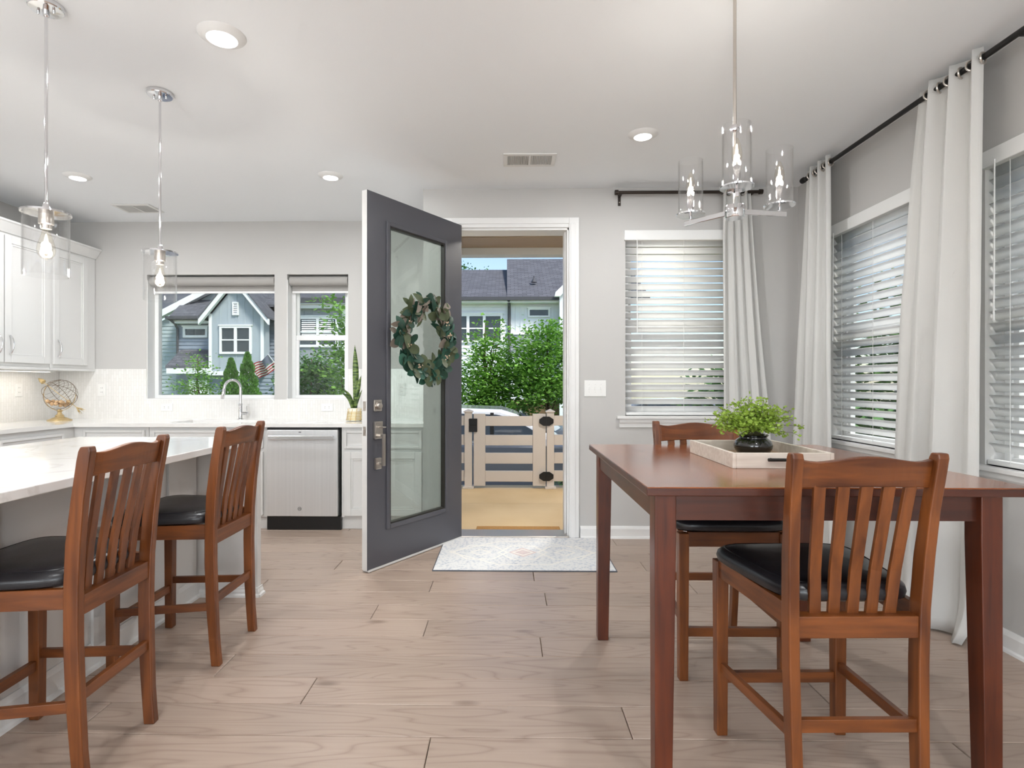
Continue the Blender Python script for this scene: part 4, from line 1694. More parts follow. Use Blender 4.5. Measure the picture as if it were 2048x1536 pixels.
# --- upper cabinets on the left wall
UX = -3.90
def upper(label, y0, y1, doors):
    t = Thing('upper_cabinet', label, 'cabinet', ((XL + UX) / 2, (y0 + y1) / 2, 1.34), 0, 'left-wall upper cabinets')
    t.w('body', MB().box(XL + .002, UX, y0, y1, 1.345, 2.40), M_['cab'], bevel=.002)
    t.w('light_rail', MB().box(XL + .01, UX + .004, y0, y1, 1.325, 1.345), M_['cab'])
    for a0, a1, ha in doors:
        shaker(t, 'y', a0, a1, 1.375, 2.365, UX, 1, 'door', handle=(ha, 1.44, 1.585))
    t.w('crown', MB().prism([(XL + .002, 2.385), (UX + .012, 2.385), (UX + .02, 2.40), (UX + .055, 2.455), (UX + .066, 2.462), (UX + .066, 2.476), (XL + .002, 2.476)], 'y', y0, y1), M_['cab'], bevel=.002)


upper('white double-door upper cabinet at the left picture edge', 3.80, 4.712, [(3.815, 4.262, 4.215), (4.272, 4.70, 4.315)])
upper('white single-door upper cabinet beside the back kitchen wall', 4.716, YK - .004, [(4.74, 5.13, 4.785)])
t = Thing('under_cabinet_light', 'slim lit strip light under the left upper cabinets', 'light', (-4.08, 4.3, 1.325))
t.w('housing', MB().box(-4.12, -4.04, 3.85, 4.95, 1.312, 1.325), M_['trim'])
t.w('lit_strip', MB().box(-4.10, -4.06, 3.88, 4.92, 1.3105, 1.312), M_['undercab'])
area('under_cabinet_beam', (0, .1, -.02), (0, 0, 0), .05, 1.0, 0.8, (1, .95, .87), parent=t.o)


# --- outlets and switches
def outlet(label, axis, a, z, face, out, horiz=False):
    loc = (a, face, z) if axis == 'x' else (face, a, z)
    t = Thing('outlet', label, 'outlet', loc, 0, 'backsplash outlets')
    w, h = (.057, .036) if horiz else (.036, .057)

    def bx(A, B, D0, D1, Z0, Z1):
        return MB().box(A, B, out * D0, out * D1, Z0, Z1) if axis == 'x' else MB().box(out * D0, out * D1, A, B, Z0, Z1)
    pl = t.p('plate', bx(-w, w, 0, .006, -h, h), M_['plate'], bevel=.002)
    for s in (-1, 1):
        c = (s * .02, 0) if horiz else (0, s * .02)
        rc = t.p('socket', bx(c[0] - .016, c[0] + .016, .006, .0075, c[1] - .014, c[1] + .014), M_['plate'], pl, bevel=.001)
        for q in (-.006, .006):
            a_, b_ = (c[0], c[1] + q) if horiz else (c[0] + q, c[1])
            ww, hh = (.004, .0012) if horiz else (.0012, .004)
            t.p('slot', bx(a_ - ww, a_ + ww, .0075, .0079, b_ - hh, b_ + hh), M_['slot'], pl)


outlet('upright wall outlet on the left backsplash, left of the wire globe', 'y', 4.80, 1.153, XL + .008, 1)
outlet('upright wall outlet on the backsplash between the globe and the wide window', 'x', -3.83, 1.148, YK - .008, -1)
outlet('sideways outlet low on the backsplash left of the faucet', 'x', -3.21, .985, YK - .008, -1, True)
outlet('sideways outlet low on the backsplash right of the faucet', 'x', -1.687, .985, YK - .008, -1, True)
outlet('upright wall outlet seen through the glass of the open door', 'x', -.985, 1.155, YK - .008, -1)

t = Thing('light_switch', 'white triple rocker switch plate on the wall right of the doorway', 'light switch', (.693, YF, 1.172))
pl = t.p('plate', MB().box(-.085, .085, -.006, 0, -.063, .063), M_['plate'], bevel=.002)
for k in (-1, 0, 1):
    sw = t.p('rocker', MB().box(k * .046 - .006, k * .046 + .006, -.011, -.006, -.013, .013), M_['plate'], pl, bevel=.0015)
    for z in (-.03, .03):
        t.p('screw', MB().box(k * .046 - .002, k * .046 + .002, -.0068, -.006, z - .002, z + .002), M_['ventd'], pl)

# --- snake plant
def snake_mat():
    m = bpy.data.materials.new('snake_leaf')
    m.use_nodes = True
    n, l = m.node_tree.nodes, m.node_tree.links
    b = n['Principled BSDF']
    tc = n.new('ShaderNodeTexCoord')
    mp = n.new('ShaderNodeMapping')
    mp.inputs['Scale'].default_value = (14, 14, 60)
    l.new(tc.outputs['Object'], mp.inputs[0])
    nz = n.new('ShaderNodeTexNoise')
    nz.inputs['Scale'].default_value = 1
    nz.inputs['Detail'].default_value = 3
    l.new(mp.outputs[0], nz.inputs['Vector'])
    cr = n.new('ShaderNodeValToRGB')
    cr.color_ramp.elements[0].position = .42
    cr.color_ramp.elements[0].color = lin('#2f4a22')
    cr.color_ramp.elements[1].position = .58
    cr.color_ramp.elements[1].color = lin('#7d9350')
    l.new(nz.outputs[0], cr.inputs[0])
    l.new(cr.outputs[0], b.inputs['Base Color'])
    b.inputs['Roughness'].default_value = .4
    return m


SN = snake_mat()
t = Thing('snake_plant', 'potted snake plant with striped upright leaves on the counter by the door', 'plant', (-1.342, 4.93, ZC))
t.p('pot', MB().lathe([(.048, 0), (.072, .004), (.070, .03), (.058, .112), (.054, .114), (.050, .108), (.050, .09)], seg=32), M_['cream'], smooth=True)
st = MB()
for k in range(6):
    zz = .012 + .013 * k
    r_ = .0735 - .16 * (zz - .0) * 1.0
    st.lathe([(r_ + .002, zz), (r_ + .0025, zz + .003), (r_ + .001, zz + .006)], 0, 0, 32, cap=False)
for k in range(10):
    a0 = 2 * pi * k / 10
    st.tube([((.0745 - .0155 * q / 4) * cos(a0 + .06 * q), (.0745 - .0155 * q / 4) * sin(a0 + .06 * q), .005 + .026 * q) for q in range(5)], .0022, 5)
sto = t.p('gold_stripe', st, M_['goldpaint'], smooth=True)
t.p('soil', MB().lathe([(.050, .096), (.050, .102), (.001, .104)], seg=20), M_['soil'])


def sleaf(base, tip, wid, bend, nseg=14):
    base, tip, bend = Vector(base), Vector(tip), Vector(bend)
    mb = MB()
    for j in range(nseg + 1):
        q = j / nseg
        p = base.lerp(tip, q) + bend * sin(pi * q)
        w = wid * (.55 + .9 * q if q < .5 else (1.0 if q < .6 else max(.02, 1.0 - ((q - .6) / .4) ** 1.6)))
        s = Vector((1, .25, 0)).normalized()
        nrm = Vector((.25, -1, 0)).normalized()
        for e, dd in ((-1, .006), (0, -.004), (1, .006)):
            mb.v.append(tuple(p + s * (e * w / 2) - nrm * dd * (1 - q * .6)))
    for j in range(nseg):
        a = j * 3
        mb.f += [(a, a + 1, a + 4, a + 3), (a + 1, a + 2, a + 5, a + 4)]
    return mb


for base, tip, wid, bend in (((0, 0, .1), (.0, .0, .672), .052, (.008, 0, 0)), ((.012, -.01, .1), (.062, -.02, .40), .042, (-.012, 0, 0)),
                             ((-.015, -.01, .1), (-.115, -.03, .25), .05, (.02, 0, .03)), ((.016, -.02, .1), (.078, -.05, .275), .022, (-.01, 0, 0)),
                             ((-.02, .01, .1), (-.135, .0, .30), .03, (.03, 0, .02))):
    lf = t.p('leaf', sleaf(base, tip, wid, bend), SN, smooth=True, fix=False)
    md = lf.modifiers.new('thick', 'SOLIDIFY')
    md.thickness = .003

# --- wire globe with nuts
gl = (-3.985, 4.93, ZC)
t = Thing('wire_globe', 'gold footed wire globe basket with arrow axis on the corner counter', 'ornament', gl)
t.p('foot', MB().lathe([(.092, 0), (.092, .006), (.05, .026), (.032, .034), (.034, .046), (.020, .056), (.014, .075), (.022, .085), (.010, .10)], seg=28), M_['gold'], smooth=True)
cz, rg_ = .232, .132
ax = Vector((.80, 0, -.60)).normalized()
e1 = Vector((0, 1, 0))
e2 = ax.cross(e1).normalized()
ctr = Vector((0, 0, cz))
wm = MB()
N = 40
for k in range(3):         # meridian circles
    a = pi * k / 3 + .25
    u = e1 * cos(a) + e2 * sin(a)
    wm.tube([tuple(ctr + (ax * cos(2 * pi * q / N) + u * sin(2 * pi * q / N)) * rg_) for q in range(N)], .0019, 6, close=True)
for k in range(1, 10):     # parallels on the lower/back half only
    h = -1 + 2 * k / 10
    r_ = rg_ * math.sqrt(1 - h * h)
    pts = []
    for q in range(25):
        a = R(-60) + R(240) * q / 24
        p = ctr + ax * (h * rg_) + (e1 * sin(a) + e2 * -cos(a) * -1) * r_
        pts.append(tuple(p))
    wm.tube(pts, .0011, 5)
t.p('wire_cage', wm, M_['wire'], smooth=True)
t.p('stand_arc', MB().tube([tuple(ctr + Vector((cos(R(150) + R(210) * q / 20), .0, sin(R(150) + R(210) * q / 20))) * (rg_ + .012)) for q in range(21)], .0025, 6), M_['gold'], smooth=True)
ar = t.p('axis', MB().tube([tuple(ctr - ax * .215), tuple(ctr + ax * .215)], .0028, 8), M_['gold'], smooth=True)
hd = MB()
hp = ctr - ax * .195
hd.tube([tuple(hp + ax * .02), tuple(hp + ax * .012), tuple(hp - ax * .015), tuple(hp - ax * .05)], [.004, .022, .018, .001], 10)
t.p('arrow_head', hd, M_['gold'], ar, smooth=True)
ft = MB()
fp = ctr + ax * .19
for k in range(6):
    a = 2 * pi * k / 6
    u = e1 * cos(a) + e2 * sin(a)
    ft.add([fp, fp + ax * .05 + u * .022, fp + ax * .075 + u * .028, fp + ax * .03 + u * .004], [(0, 1, 2, 3)])
    ft.tube([tuple(fp), tuple(fp + ax * .045 + u * .02)], .004, 6)
t.p('arrow_tail', ft, M_['gold'], ar)
rn = random.Random(9)
nutmesh = mesh('nut', MB().lathe([(.001, -.016), (.010, -.013), (.0165, -.003), (.016, .006), (.009, .015), (.001, .018)], seg=12, cap=False), M_['nut'], True)
spots = []
tries = 0
while len(spots) < 16 and tries < 4000:
    tries += 1
    p = Vector((rn.uniform(-.09, .09), rn.uniform(-.09, .09), rn.uniform(-.125, -.055)))
    if p.length > rg_ - .02:
        continue
    if all((p - q).length > .029 for q in spots):
        spots.append(p)
for p in spots:
    o = bpy.data.objects.new('nut', nutmesh)
    C.objects.link(o)
    o.location = Vector(gl) + ctr + p
    o.rotation_euler = (rn.uniform(0, 3), rn.uniform(0, 3), rn.uniform(0, 3))
    tag(o, 'tan nut lying in the bottom of the wire globe basket', 'nut', 'nuts in the wire globe')

# ================================================================== ISLAND
ix0, ix1, iy0, iy1 = -2.50, -1.445, .55, 3.245
ZI = .898
t = Thing('island_countertop', 'white veined quartz top of the kitchen island', 'countertop', ((ix0 + ix1) / 2, (iy0 + iy1) / 2, ZI - .032))
def quartz_vein():
    m = mat('veined_quartz', '#efedea', .08, coat=.3)
    n, l = m.node_tree.nodes, m.node_tree.links
    b = n['Principled BSDF']
    tc = n.new('ShaderNodeTexCoord')
    nz = n.new('ShaderNodeTexNoise')
    nz.inputs['Scale'].default_value = 1.6
    nz.inputs['Detail'].default_value = 5
    nz.inputs['Distortion'].default_value = 1.2
    l.new(tc.outputs['Object'], nz.inputs['Vector'])
    mr = n.new('ShaderNodeMath')
    mr.operation = 'SUBTRACT'
    mr.inputs[1].default_value = .5
    l.new(nz.outputs[0], mr.inputs[0])
    ab = n.new('ShaderNodeMath')
    ab.operation = 'ABSOLUTE'
    l.new(mr.outputs[0], ab.inputs[0])
    rp = n.new('ShaderNodeMapRange')
    rp.inputs[1].default_value = 0
    rp.inputs[2].default_value = .02
    rp.inputs[3].default_value = .35
    rp.inputs[4].default_value = 0
    l.new(ab.outputs[0], rp.inputs[0])
    mx = n.new('ShaderNodeMix')
    mx.data_type = 'RGBA'
    mx.inputs[6].default_value = lin('#f1efec')
    mx.inputs[7].default_value = lin('#c9c3bc')
    l.new(rp.outputs[0], mx.inputs[0])
    l.new(mx.outputs[2], b.inputs['Base Color'])
    return m


t.w('slab', MB().box(ix0, ix1, iy0, iy1, ZI - .032, ZI), quartz_vein(), bevel=.003)
bxx = -1.76
t = Thing('kitchen_island', 'white panelled kitchen island base with end wall and baseboard', 'island', ((ix0 + ix1) / 2, (iy0 + iy1) / 2, 0))
t.w('body', MB().box(ix0 + .04, bxx, iy0 + .06, iy1 - .095, 0, ZI - .032), M_['cab'])
t.w('end_panel', MB().box(ix0 + .03, -1.470 + .055, iy1 - .085, iy1 - .04, 0, ZI - .032), M_['cab'], bevel=.002)
# applied vertical battens on the seating side
for y_ in (.75, 1.28, 1.81, 2.34, 2.87):
    t.w('batten', MB().box(bxx, bxx + .014, y_, y_ + .085, .09, ZI - .034), M_['cab'], bevel=.002)
mb = MB()
mb.prism([(bxx + a, b) for a, b in base_prof(.014, .11)], 'y', iy0 + .06, iy1 - .085)
t.w('baseboard', mb, M_['trim'])
mb = MB()
mb.prism([(iy1 - .085 - a, b) for a, b in base_prof(.010, .05)], 'x', bxx, -1.415 + .014)
mb.prism([(-1.415 + a, b) for a, b in base_prof(.010, .05)], 'y', iy1 - .098, iy1 - .03)
t.w('baseboard', mb, M_['trim'])

# ================================================================== OUTSIDE: PORCH
GZ = -.80
struct('floor_porch', MB().box(-4.2, 4.2, YF + .16, 5.9 - .006, -.25, -.05).box(-4.2, 4.2, 5.9, 6.95, -.25, -.0505), M_['slab'])
mb = MB()
mb.box(-.5, 4.2, YF + .16, 7.0, 2.86, 2.96)
mb.box(-4.2, -.5, YK + .2, 7.0, 2.86, 2.96)
struct('ceiling_porch', mb, M_['soffit'])
for i, yy in enumerate((5.1, 5.7, 6.3)):
    struct('trim_%d' % (20 + i), MB().box(-.5, 4.2, yy, yy + .02, 2.853, 2.86), M_['soffit'])
struct('trim_23', MB().box(-4.2, 4.2, 6.80, 6.98, 2.775, 2.86), M_['house_trim'], bevel=.004)


def post_mesh(x, y_, w=.088, ztop=.865, cap=True):
    mb = MB().box(x - w / 2, x + w / 2, y_ - w / 2, y_ + w / 2, -.05, ztop)
    if cap:
        e = w / 2 + .012
        mb.add([(x - e, y_ - e, ztop), (x + e, y_ - e, ztop), (x + e, y_ + e, ztop), (x - e, y_ + e, ztop),
                (x - e, y_ - e, ztop + .012), (x + e, y_ - e, ztop + .012), (x + e, y_ + e, ztop + .012), (x - e, y_ + e, ztop + .012), (x, y_, ztop + .04)],
               [(0, 1, 2, 3), (0, 1, 5, 4), (1, 2, 6, 5), (2, 3, 7, 6), (3, 0, 4, 7), (4, 5, 8), (5, 6, 8), (6, 7, 8), (7, 4, 8)])
        e = w / 2 + .022
        mb.box(x - e, x + e, y_ - e, y_ + e, -.05, -.022)
    return mb


FY = 6.75
RZ = [(.70, .818), (.465, .59), (.246, .375), (.03, .158)]
gx_l, gx_r = -.396, .47
t = Thing('porch_gate', 'pale vinyl porch gate with four rails and black hardware', 'gate', ((gx_l + gx_r) / 2, FY, -.05))
t.w('stile', MB().box(gx_l, gx_l + .14, FY - .03, FY + .03, -.02, .845), M_['fence'], bevel=.004)
t.w('stile', MB().box(gx_r - .155, gx_r, FY - .03, FY + .03, -.02, .845), M_['fence'], bevel=.004)
for z0, z1 in RZ:
    t.w('rail', MB().box(gx_l + .14, gx_r - .155, FY - .02, FY + .02, z0, z1), M_['fence'], bevel=.004)
for z in (.76, -.0 + .1):
    pts = [(gx_r + .005 + .092 * cos(a), z + .060 * sin(a)) for a in [R(22.5 + 45 * k) for k in range(8)]]
    lt = t.w('latch', MB().prism(pts, 'y', FY - .062, FY - .048), M_['blackm'], bevel=.004)
    t.w('latch_seam', MB().box(gx_r + .002, gx_r + .008, FY - .066, FY - .062, z - .05, z + .05), M_['black'], lt)
for z in (.74, .66):
    t.w('hinge', MB().box(gx_l - .055, gx_l + .045, FY - .055, FY - .03, z - .03, z + .05), M_['blackm'], bevel=.004)

t = Thing('porch_fence', 'pale vinyl porch fence section left of the gate', 'fence', (-2.2, FY, -.05), 0, 'porch fence sections')
t.w('post', post_mesh(-.46, FY), M_['fence'], bevel=.003)
t.w('post', post_mesh(-2.6, FY), M_['fence'], bevel=.003)
for z0, z1 in RZ:
    t.w('rail', MB().box(-2.56, -.5, FY - .02, FY + .02, z0 + .005, z1 + .005), M_['fence'], bevel=.004)
t = Thing('porch_fence', 'pale vinyl porch fence section right of the gate', 'fence', (2.2, FY, -.05), 0, 'porch fence sections')
t.w('post', post_mesh(.525, FY), M_['fence'], bevel=.003)
t.w('post', post_mesh(2.7, FY), M_['fence'], bevel=.003)
for z0, z1 in RZ:
    t.w('rail', MB().box(.57, 2.66, FY - .02, FY + .02, z0 + .005, z1 + .005), M_['fence'], bevel=.004)

t = Thing('added_porch_light', 'added unseen round fill light under the porch ceiling, right of the doorway', 'light', (.75, 5.25, 2.86))  # fill lamp added out of view to brighten the porch
t.p('base', MB().lathe([(.14, 0), (.14, -.02), (.13, -.025)], seg=28), M_['bronze'], smooth=True)
t.p('globe', MB().lathe([(.125, -.02), (.12, -.06), (.09, -.09), (.001, -.105)], seg=28), M_['lens'], smooth=True)
area('added_porch_beam', (0, 0, -.13), (0, 0, 0), .25, .25, 34, (1, .95, .87), 'DISK', t.o)

# ================================================================== OUTSIDE: GROUND
struct('ground_street', MB().box(-60, 60, 8.4, 17.0, GZ - .2, GZ), M_['asphalt'])
struct('ground_sidewalk', MB().box(-60, 60, 6.95, 8.3, GZ - .2, GZ + .12).box(-60, 60, 17, 18.6, GZ - .2, GZ + .12), M_['walk'])
struct('ground_lawn', MB().box(-60, 60, 18.6, 60, GZ - .2, GZ + .1).box(4.2, 60, -30, 6.95, GZ - .2, GZ + .1).box(-60, -4.5, 5.6, 6.95, GZ - .2, GZ + .1), M_['grass'])


# ================================================================== TREES
def tiers(seed, z0, z1, r0, r1, n, lean=0.0):
    """flat leafy sprays stacked in tiers, wide below and narrow on top"""
    g = random.Random(seed)
    out = []
    for k in range(n):
        q = (k + g.uniform(0, .9)) / n
        z = z0 + (z1 - z0) * q
        rr = r0 + (r1 - r0) * q ** 1.3
        a = k * 2.4 + g.uniform(-.4, .4)
        d = rr * g.uniform(.25, .8)
        w = rr * g.uniform(.38, .6) + .06
        out.append((d * cos(a) + lean * q, d * sin(a) * .8, z, w, w, .075 + .05 * rr))
    return out


def tree(label, base, blobs, n, size, m, trunk_r=.05, name='street_tree', seed=1, branches=8, group='trees and shrubs outside', upright=0, cone=None):
    rg = random.Random(seed)
    t = Thing(name, label, 'tree', base, 0, group)
    tops = [b for b in blobs]
    hi = max(b[2] for b in tops)
    tr = MB()
    tr.tube([(0, 0, 0), (.02, .01, hi * .35), (-.02, 0, hi * .7), (0, 0, hi)], [trunk_r, trunk_r * .8, trunk_r * .5, trunk_r * .2], 8)
    for k in range(branches):
        b = rg.choice(tops)
        z0 = rg.uniform(.3, .7) * hi
        tr.tube([(0, 0, z0), (b[0] * .5, b[1] * .5, (z0 + b[2]) / 2 - .1), (b[0], b[1], b[2])], [trunk_r * .45, trunk_r * .3, trunk_r * .12], 6)
    t.p('trunk', tr, M_['bark'], smooth=True)
    lv = MB()
    vol = [b[3] * b[4] * b[5] for b in blobs]
    V, F = lv.v, lv.f
    if cone:
        for q in range(n):
            h = rg.random() ** 1.5
            rr = cone[0] * (1 - h) ** .75 * (.45 + .55 * rg.random() ** .4) * (1 + .12 * sin(h * 40))
            a = rg.uniform(0, 2 * pi)
            c_ = Vector((rr * cos(a), rr * sin(a), .1 + h * cone[1]))
            u = Vector((cos(a) * .5 + rg.gauss(0, .3), sin(a) * .5 + rg.gauss(0, .3), 1)).normalized()
            v = Vector((rg.gauss(0, 1), rg.gauss(0, 1), .1)).cross(u).normalized()
            s = size * rg.uniform(.7, 1.4)
            o = len(V)
            V += [tuple(c_), tuple(c_ + u * s * .5 - v * s * .3), tuple(c_ + u * s), tuple(c_ + u * s * .5 + v * s * .3)]
            F.append((o, o + 1, o + 2, o + 3))
        blobs = []
    for b, vv in zip(blobs, vol):
        cnt = int(n * vv / sum(vol))
        # clumps (sprays) inside each blob
        ncl = max(6, cnt // 26)
        for c in range(ncl):
            while True:
                p = Vector((rg.uniform(-1, 1), rg.uniform(-1, 1), rg.uniform(-1, 1)))
                if .25 < p.length < 1:
                    break
            p = p.normalized() * (p.length ** (.45 if not upright else .8))
            cx = Vector((b[0] + p.x * b[3], b[1] + p.y * b[4], b[2] + p.z * b[5]))
            d = Vector((p.x, p.y, .15 + upright)).normalized()
            for q in range(cnt // ncl):
                s = size * rg.uniform(.7, 1.3)
                c_ = cx + d * rg.uniform(-.5, 1) * size * 4 + Vector((rg.gauss(0, 1), rg.gauss(0, 1), rg.gauss(0, .5))) * size * 1.3
                u = (d + Vector((rg.gauss(0, .7), rg.gauss(0, .7), rg.gauss(0, .35)))).normalized()
                v = Vector((rg.gauss(0, .5), rg.gauss(0, .5), 1)).cross(u)
                if v.length < .01:
                    continue
                v.normalize()
                o = len(V)
                V.append(tuple(c_))
                V.append(tuple(c_ + u * s * .5 - v * s * .33))
                V.append(tuple(c_ + u * s))
                V.append(tuple(c_ + u * s * .5 + v * s * .33))
                F.append((o, o + 1, o + 2, o + 3))
    f = t.p('foliage', lv, m, fix=False)
    f['kind'] = 'stuff'
    return t


tree('leafy young street tree left of centre in the doorway view', (-.50, 13.2, GZ), tiers(2, 1.15, 3.45, .95, .12, 30, .3), 8200, .10, M_['tl1'], seed=2)
tree('leafy young street tree on the right of the doorway view, trunk showing', (.95, 13.0, GZ), tiers(3, 1.55, 3.35, .95, .45, 30), 8600, .10, M_['tl1'], seed=3)
tree('small light-green tree at the lower left of the wide kitchen window', (-10.45, 18.8, GZ), tiers(4, .9, 2.95, .62, .1, 22), 3200, .10, M_['tl1'], seed=4, name='small_tree')
tree('pointed green arborvitae seen through the wide kitchen window, left one', (-9.52, 19.2, GZ), [(0, 0, 1.5, .1, .1, .1)], 7000, .085, M_['tl3'], seed=5, name='conifer_shrub', cone=(.62, 2.75), branches=0)
tree('pointed green arborvitae seen through the wide kitchen window, taller right one', (-9.02, 19.35, GZ), [(0, 0, 1.5, .1, .1, .1)], 7500, .085, M_['tl3'], seed=6, name='conifer_shrub', cone=(.66, 2.95), branches=0)
tree('broad green street tree low in the narrow kitchen window', (-4.72, 13.5, GZ), tiers(7, 1.0, 2.65, .78, .42, 28), 6000, .10, M_['tl2'], seed=7)
tree('bright green tree at the right edge of the narrow kitchen window', (-3.42, 12.2, GZ), tiers(8, 1.0, 3.75, .42, .36, 26), 3800, .10, M_['tl1'], seed=8)
tree('far treetop rising behind the white townhouse roof', (-2.3, 36, GZ),
     [(-.4, 0, 9.15, .45, .5, .4), (-1.3, 0, 9.0, .7, .6, .5), (1.0, 0, 9.15, .3, .3, .3)], 900, .16, M_['tl2'], .15, seed=9, name='far_tree')
# side yard, beyond the right-hand windows
for k, (x, y_, s, lab) in enumerate(((5.2, 6.2, 1.25, 'dense shrub beyond the middle right-wall blind'), (4.9, 4.3, 1.15, 'dense shrub beyond the gap between the right-wall blinds'),
                                     (5.1, 2.3, 1.25, 'dense shrub outside the blind at the right picture edge'), (3.9, 8.9, .9, 'leafy shrub outside the front window blind'))):
    tree(lab, (x, y_, GZ), [(0, 0, 1.2 * s, 1.0 * s, 1.0 * s, .9 * s), (.3, .3, 2.0 * s, .8 * s, .8 * s, .7 * s), (-.2, -.2, .6 * s, .9 * s, .9 * s, .6 * s)], 9000, .13, M_['tl2'], seed=20 + k, name='garden_shrub')
tree('low leafy plant at the foot of the fence right of the gate', (.92, 7.25, -.68), [(0, 0, .45, .2, .15, .22)], 260, .05, M_['tl1'], .01, name='border_plant', seed=31, branches=3)


# ================================================================== HOUSES
def siding(x0, x1, z0, z1, y_, pitch=.16):
    mb = MB()
    z = z0
    while z < z1 - .01:
        zz = min(z + pitch, z1)
        mb.add([(x0, y_ - .03, z), (x1, y_ - .03, z), (x1, y_ - .002, zz), (x0, y_ - .002, zz), (x0, y_, z), (x1, y_, z)],
               [(0, 1, 2, 3), (4, 5, 1, 0)])
        z = zz
    mb.box(x0, x1, y_, y_ + .1, z0, z1)
    return mb


def battens(x0, x1, z0, ztop, y_, pitch=.3, w=.045):
    mb = MB()
    n = int((x1 - x0) / pitch)
    for k in range(n + 1):
        x = x0 + (x1 - x0) * k / n
        zt = ztop(x) if callable(ztop) else ztop
        if zt > z0 + .05:
            mb.box(x - w / 2, x + w / 2, y_ - .02, y_, z0, zt)
    return mb


def hwindow(t, x0, x1, z0, z1, y_, cols=2, rows=2, tr=.09, shutters=False):
    mb = ring_frame(x0 - tr, x1 + tr, z0 - tr, z1 + tr, tr, y_ - .06, y_)
    mb.box(x0 - tr - .04, x1 + tr + .04, y_ - .08, y_, z1 + tr, z1 + tr + .05)
    cw = (x1 - x0) / cols
    for k in range(1, cols):
        mb.box(x0 + cw * k - .06, x0 + cw * k + .06, y_ - .055, y_, z0, z1)
    rh = (z1 - z0) / rows
    for k in range(1, rows):
        mb.box(x0, x1, y_ - .045, y_, z0 + rh * k - .025, z0 + rh * k + .025)
    w = t.w('window', mb, M_['house_trim'])
    for i in range(cols):
        for j in range(rows):
            t.w('pane', MB().box(x0 + cw * i + .01, x0 + cw * (i + 1) - .01, y_ - .012, y_ - .004, z0 + rh * j, z0 + rh * (j + 1)), M_['hglass'], w)
    if shutters:
        for i in range(cols):
            n = 9
            sh = MB()
            for k in range(n):
                zz = z0 + (z1 - z0) * (.28 + .72 * k / n)
                sh.bar((x0 + cw * i + .08, y_ - .02, zz + .03), (x0 + cw * (i + 1) - .08, y_ - .02, zz + .03), .012, .05, (0, .5, 1))
            s = t.w('shutter_louvres', sh, M_['house_trim'], w)
            s['kind'] = 'stuff'


def roof(t, x0, x1, y0, z0, y1, z1, th=.12, name='roof'):
    """single slope from eave (y0,z0) back to ridge (y1,z1)"""
    t.w(name, MB().prism([(y0, z0), (y1, z1), (y1, z1 - th), (y0, z0 - th)], 'x', x0, x1), M_['shingle'])


# --- white townhouse seen through the doorway
B = (0, 24, GZ)
t = Thing('white_townhouse', 'white-sided townhouse row seen through the open front door', 'house', B)
t.w('wall', siding(-2.5, .06, GZ, 4.75, 24), M_['side_white'])
t.w('wall', MB().box(.06, 3.6, 24.0, 24.2, 3.36, 4.75), M_['side_white'])
bt = t.w('batten', battens(.2, 2.2, 3.36, 4.74, 24.0, .2, .04), M_['side_white'])
bt['kind'] = 'stuff'
t.w('wall', siding(.06, 3.6, 2.3, 3.34, 23.98), M_['side_grey'])
t.w('band_board', MB().box(.06, 3.6, 23.93, 24.0, 3.30, 3.40), M_['house_trim'])
t.w('wall', siding(.06, 3.6, .5, 2.3, 24.0), M_['side_white'])
t.w('foundation', MB().box(.06, 6, 23.9, 24.0, GZ, .5), M_['brown'])
roof(t, -2.5, .04, 23.5, 4.85, 29.0, 7.1)
roof(t, .02, 6.0, 23.5, 4.85, 29.0, 7.65)
t.w('fascia', MB().box(-2.5, 6.0, 23.55, 24.0, 4.62, 4.74), M_['house_trim'])
t.w('gutter', MB().box(-2.5, 2.25, 23.42, 23.54, 4.70, 4.84), M_['gutter'])
t.w('downspout', MB().tube([(.09, 23.5, 4.72), (.11, 23.85, 4.55), (.11, 23.92, 4.4), (.11, 23.92, GZ)], .06, 8), M_['gutter'])
t.w('roof_vent', MB().lathe([(.14, 5.72), (.10, 5.80), (.03, 5.92), (.03, 6.0)], 1.22, 25.0, 10), M_['gutter'])
hwindow(t, -2.35, -.26, 3.05, 4.09, 24.0 - .02, 3, 2)
hwindow(t, .98, 1.78, 4.11, 4.36, 24.0 - .01, 1, 1, .07)
# gable bump at the right
t.w('wall', MB().prism([(2.2, GZ), (4.6, GZ), (4.6, 4.85), (3.4, 6.0), (2.2, 4.85)], 'y', 23.3, 23.5), M_['side_white'])
t.w('rake_board', MB().prism([(1.98, 4.80), (2.2, 4.80), (3.4, 6.05), (3.4, 6.30), (2.02, 4.98)], 'y', 23.05, 23.3), M_['house_trim'])

# --- blue-grey townhouse seen through the wide kitchen window
B = (-11.2, 24, GZ)
t = Thing('blue_townhouse', 'blue-grey gabled townhouse seen through the wide kitchen window', 'house', B)
# big side gable on the left
t.w('wall', MB().prism([(-19, GZ), (-12.9, GZ), (-12.9, 5.45), (-15.6, 4.0), (-19, 2.2)], 'y', 25.0, 25.2), M_['side_teal'])
sd = siding(-19, -14.05, GZ, 3.95, 24.95, .17)
t.w('siding', sd, M_['side_teal'])
t.w('rake_board', MB().prism([(-19, 2.3), (-12.9, 5.42), (-12.9, 5.72), (-19, 2.6)], 'y', 24.6, 24.9), M_['house_trim'])
t.w('roof', MB().add([(-19, 24.8, 2.6), (-12.4, 24.8, 5.97), (-12.4, 32, 10.4), (-19, 32, 7.0),
                      (-19, 24.8, 2.45), (-12.4, 24.8, 5.82), (-12.4, 32, 10.25), (-19, 32, 6.85)],
                     [(0, 1, 2, 3), (7, 6, 5, 4), (0, 4, 5, 1), (1, 5, 6, 2), (2, 6, 7, 3), (3, 7, 4, 0)]), M_['shingle'])
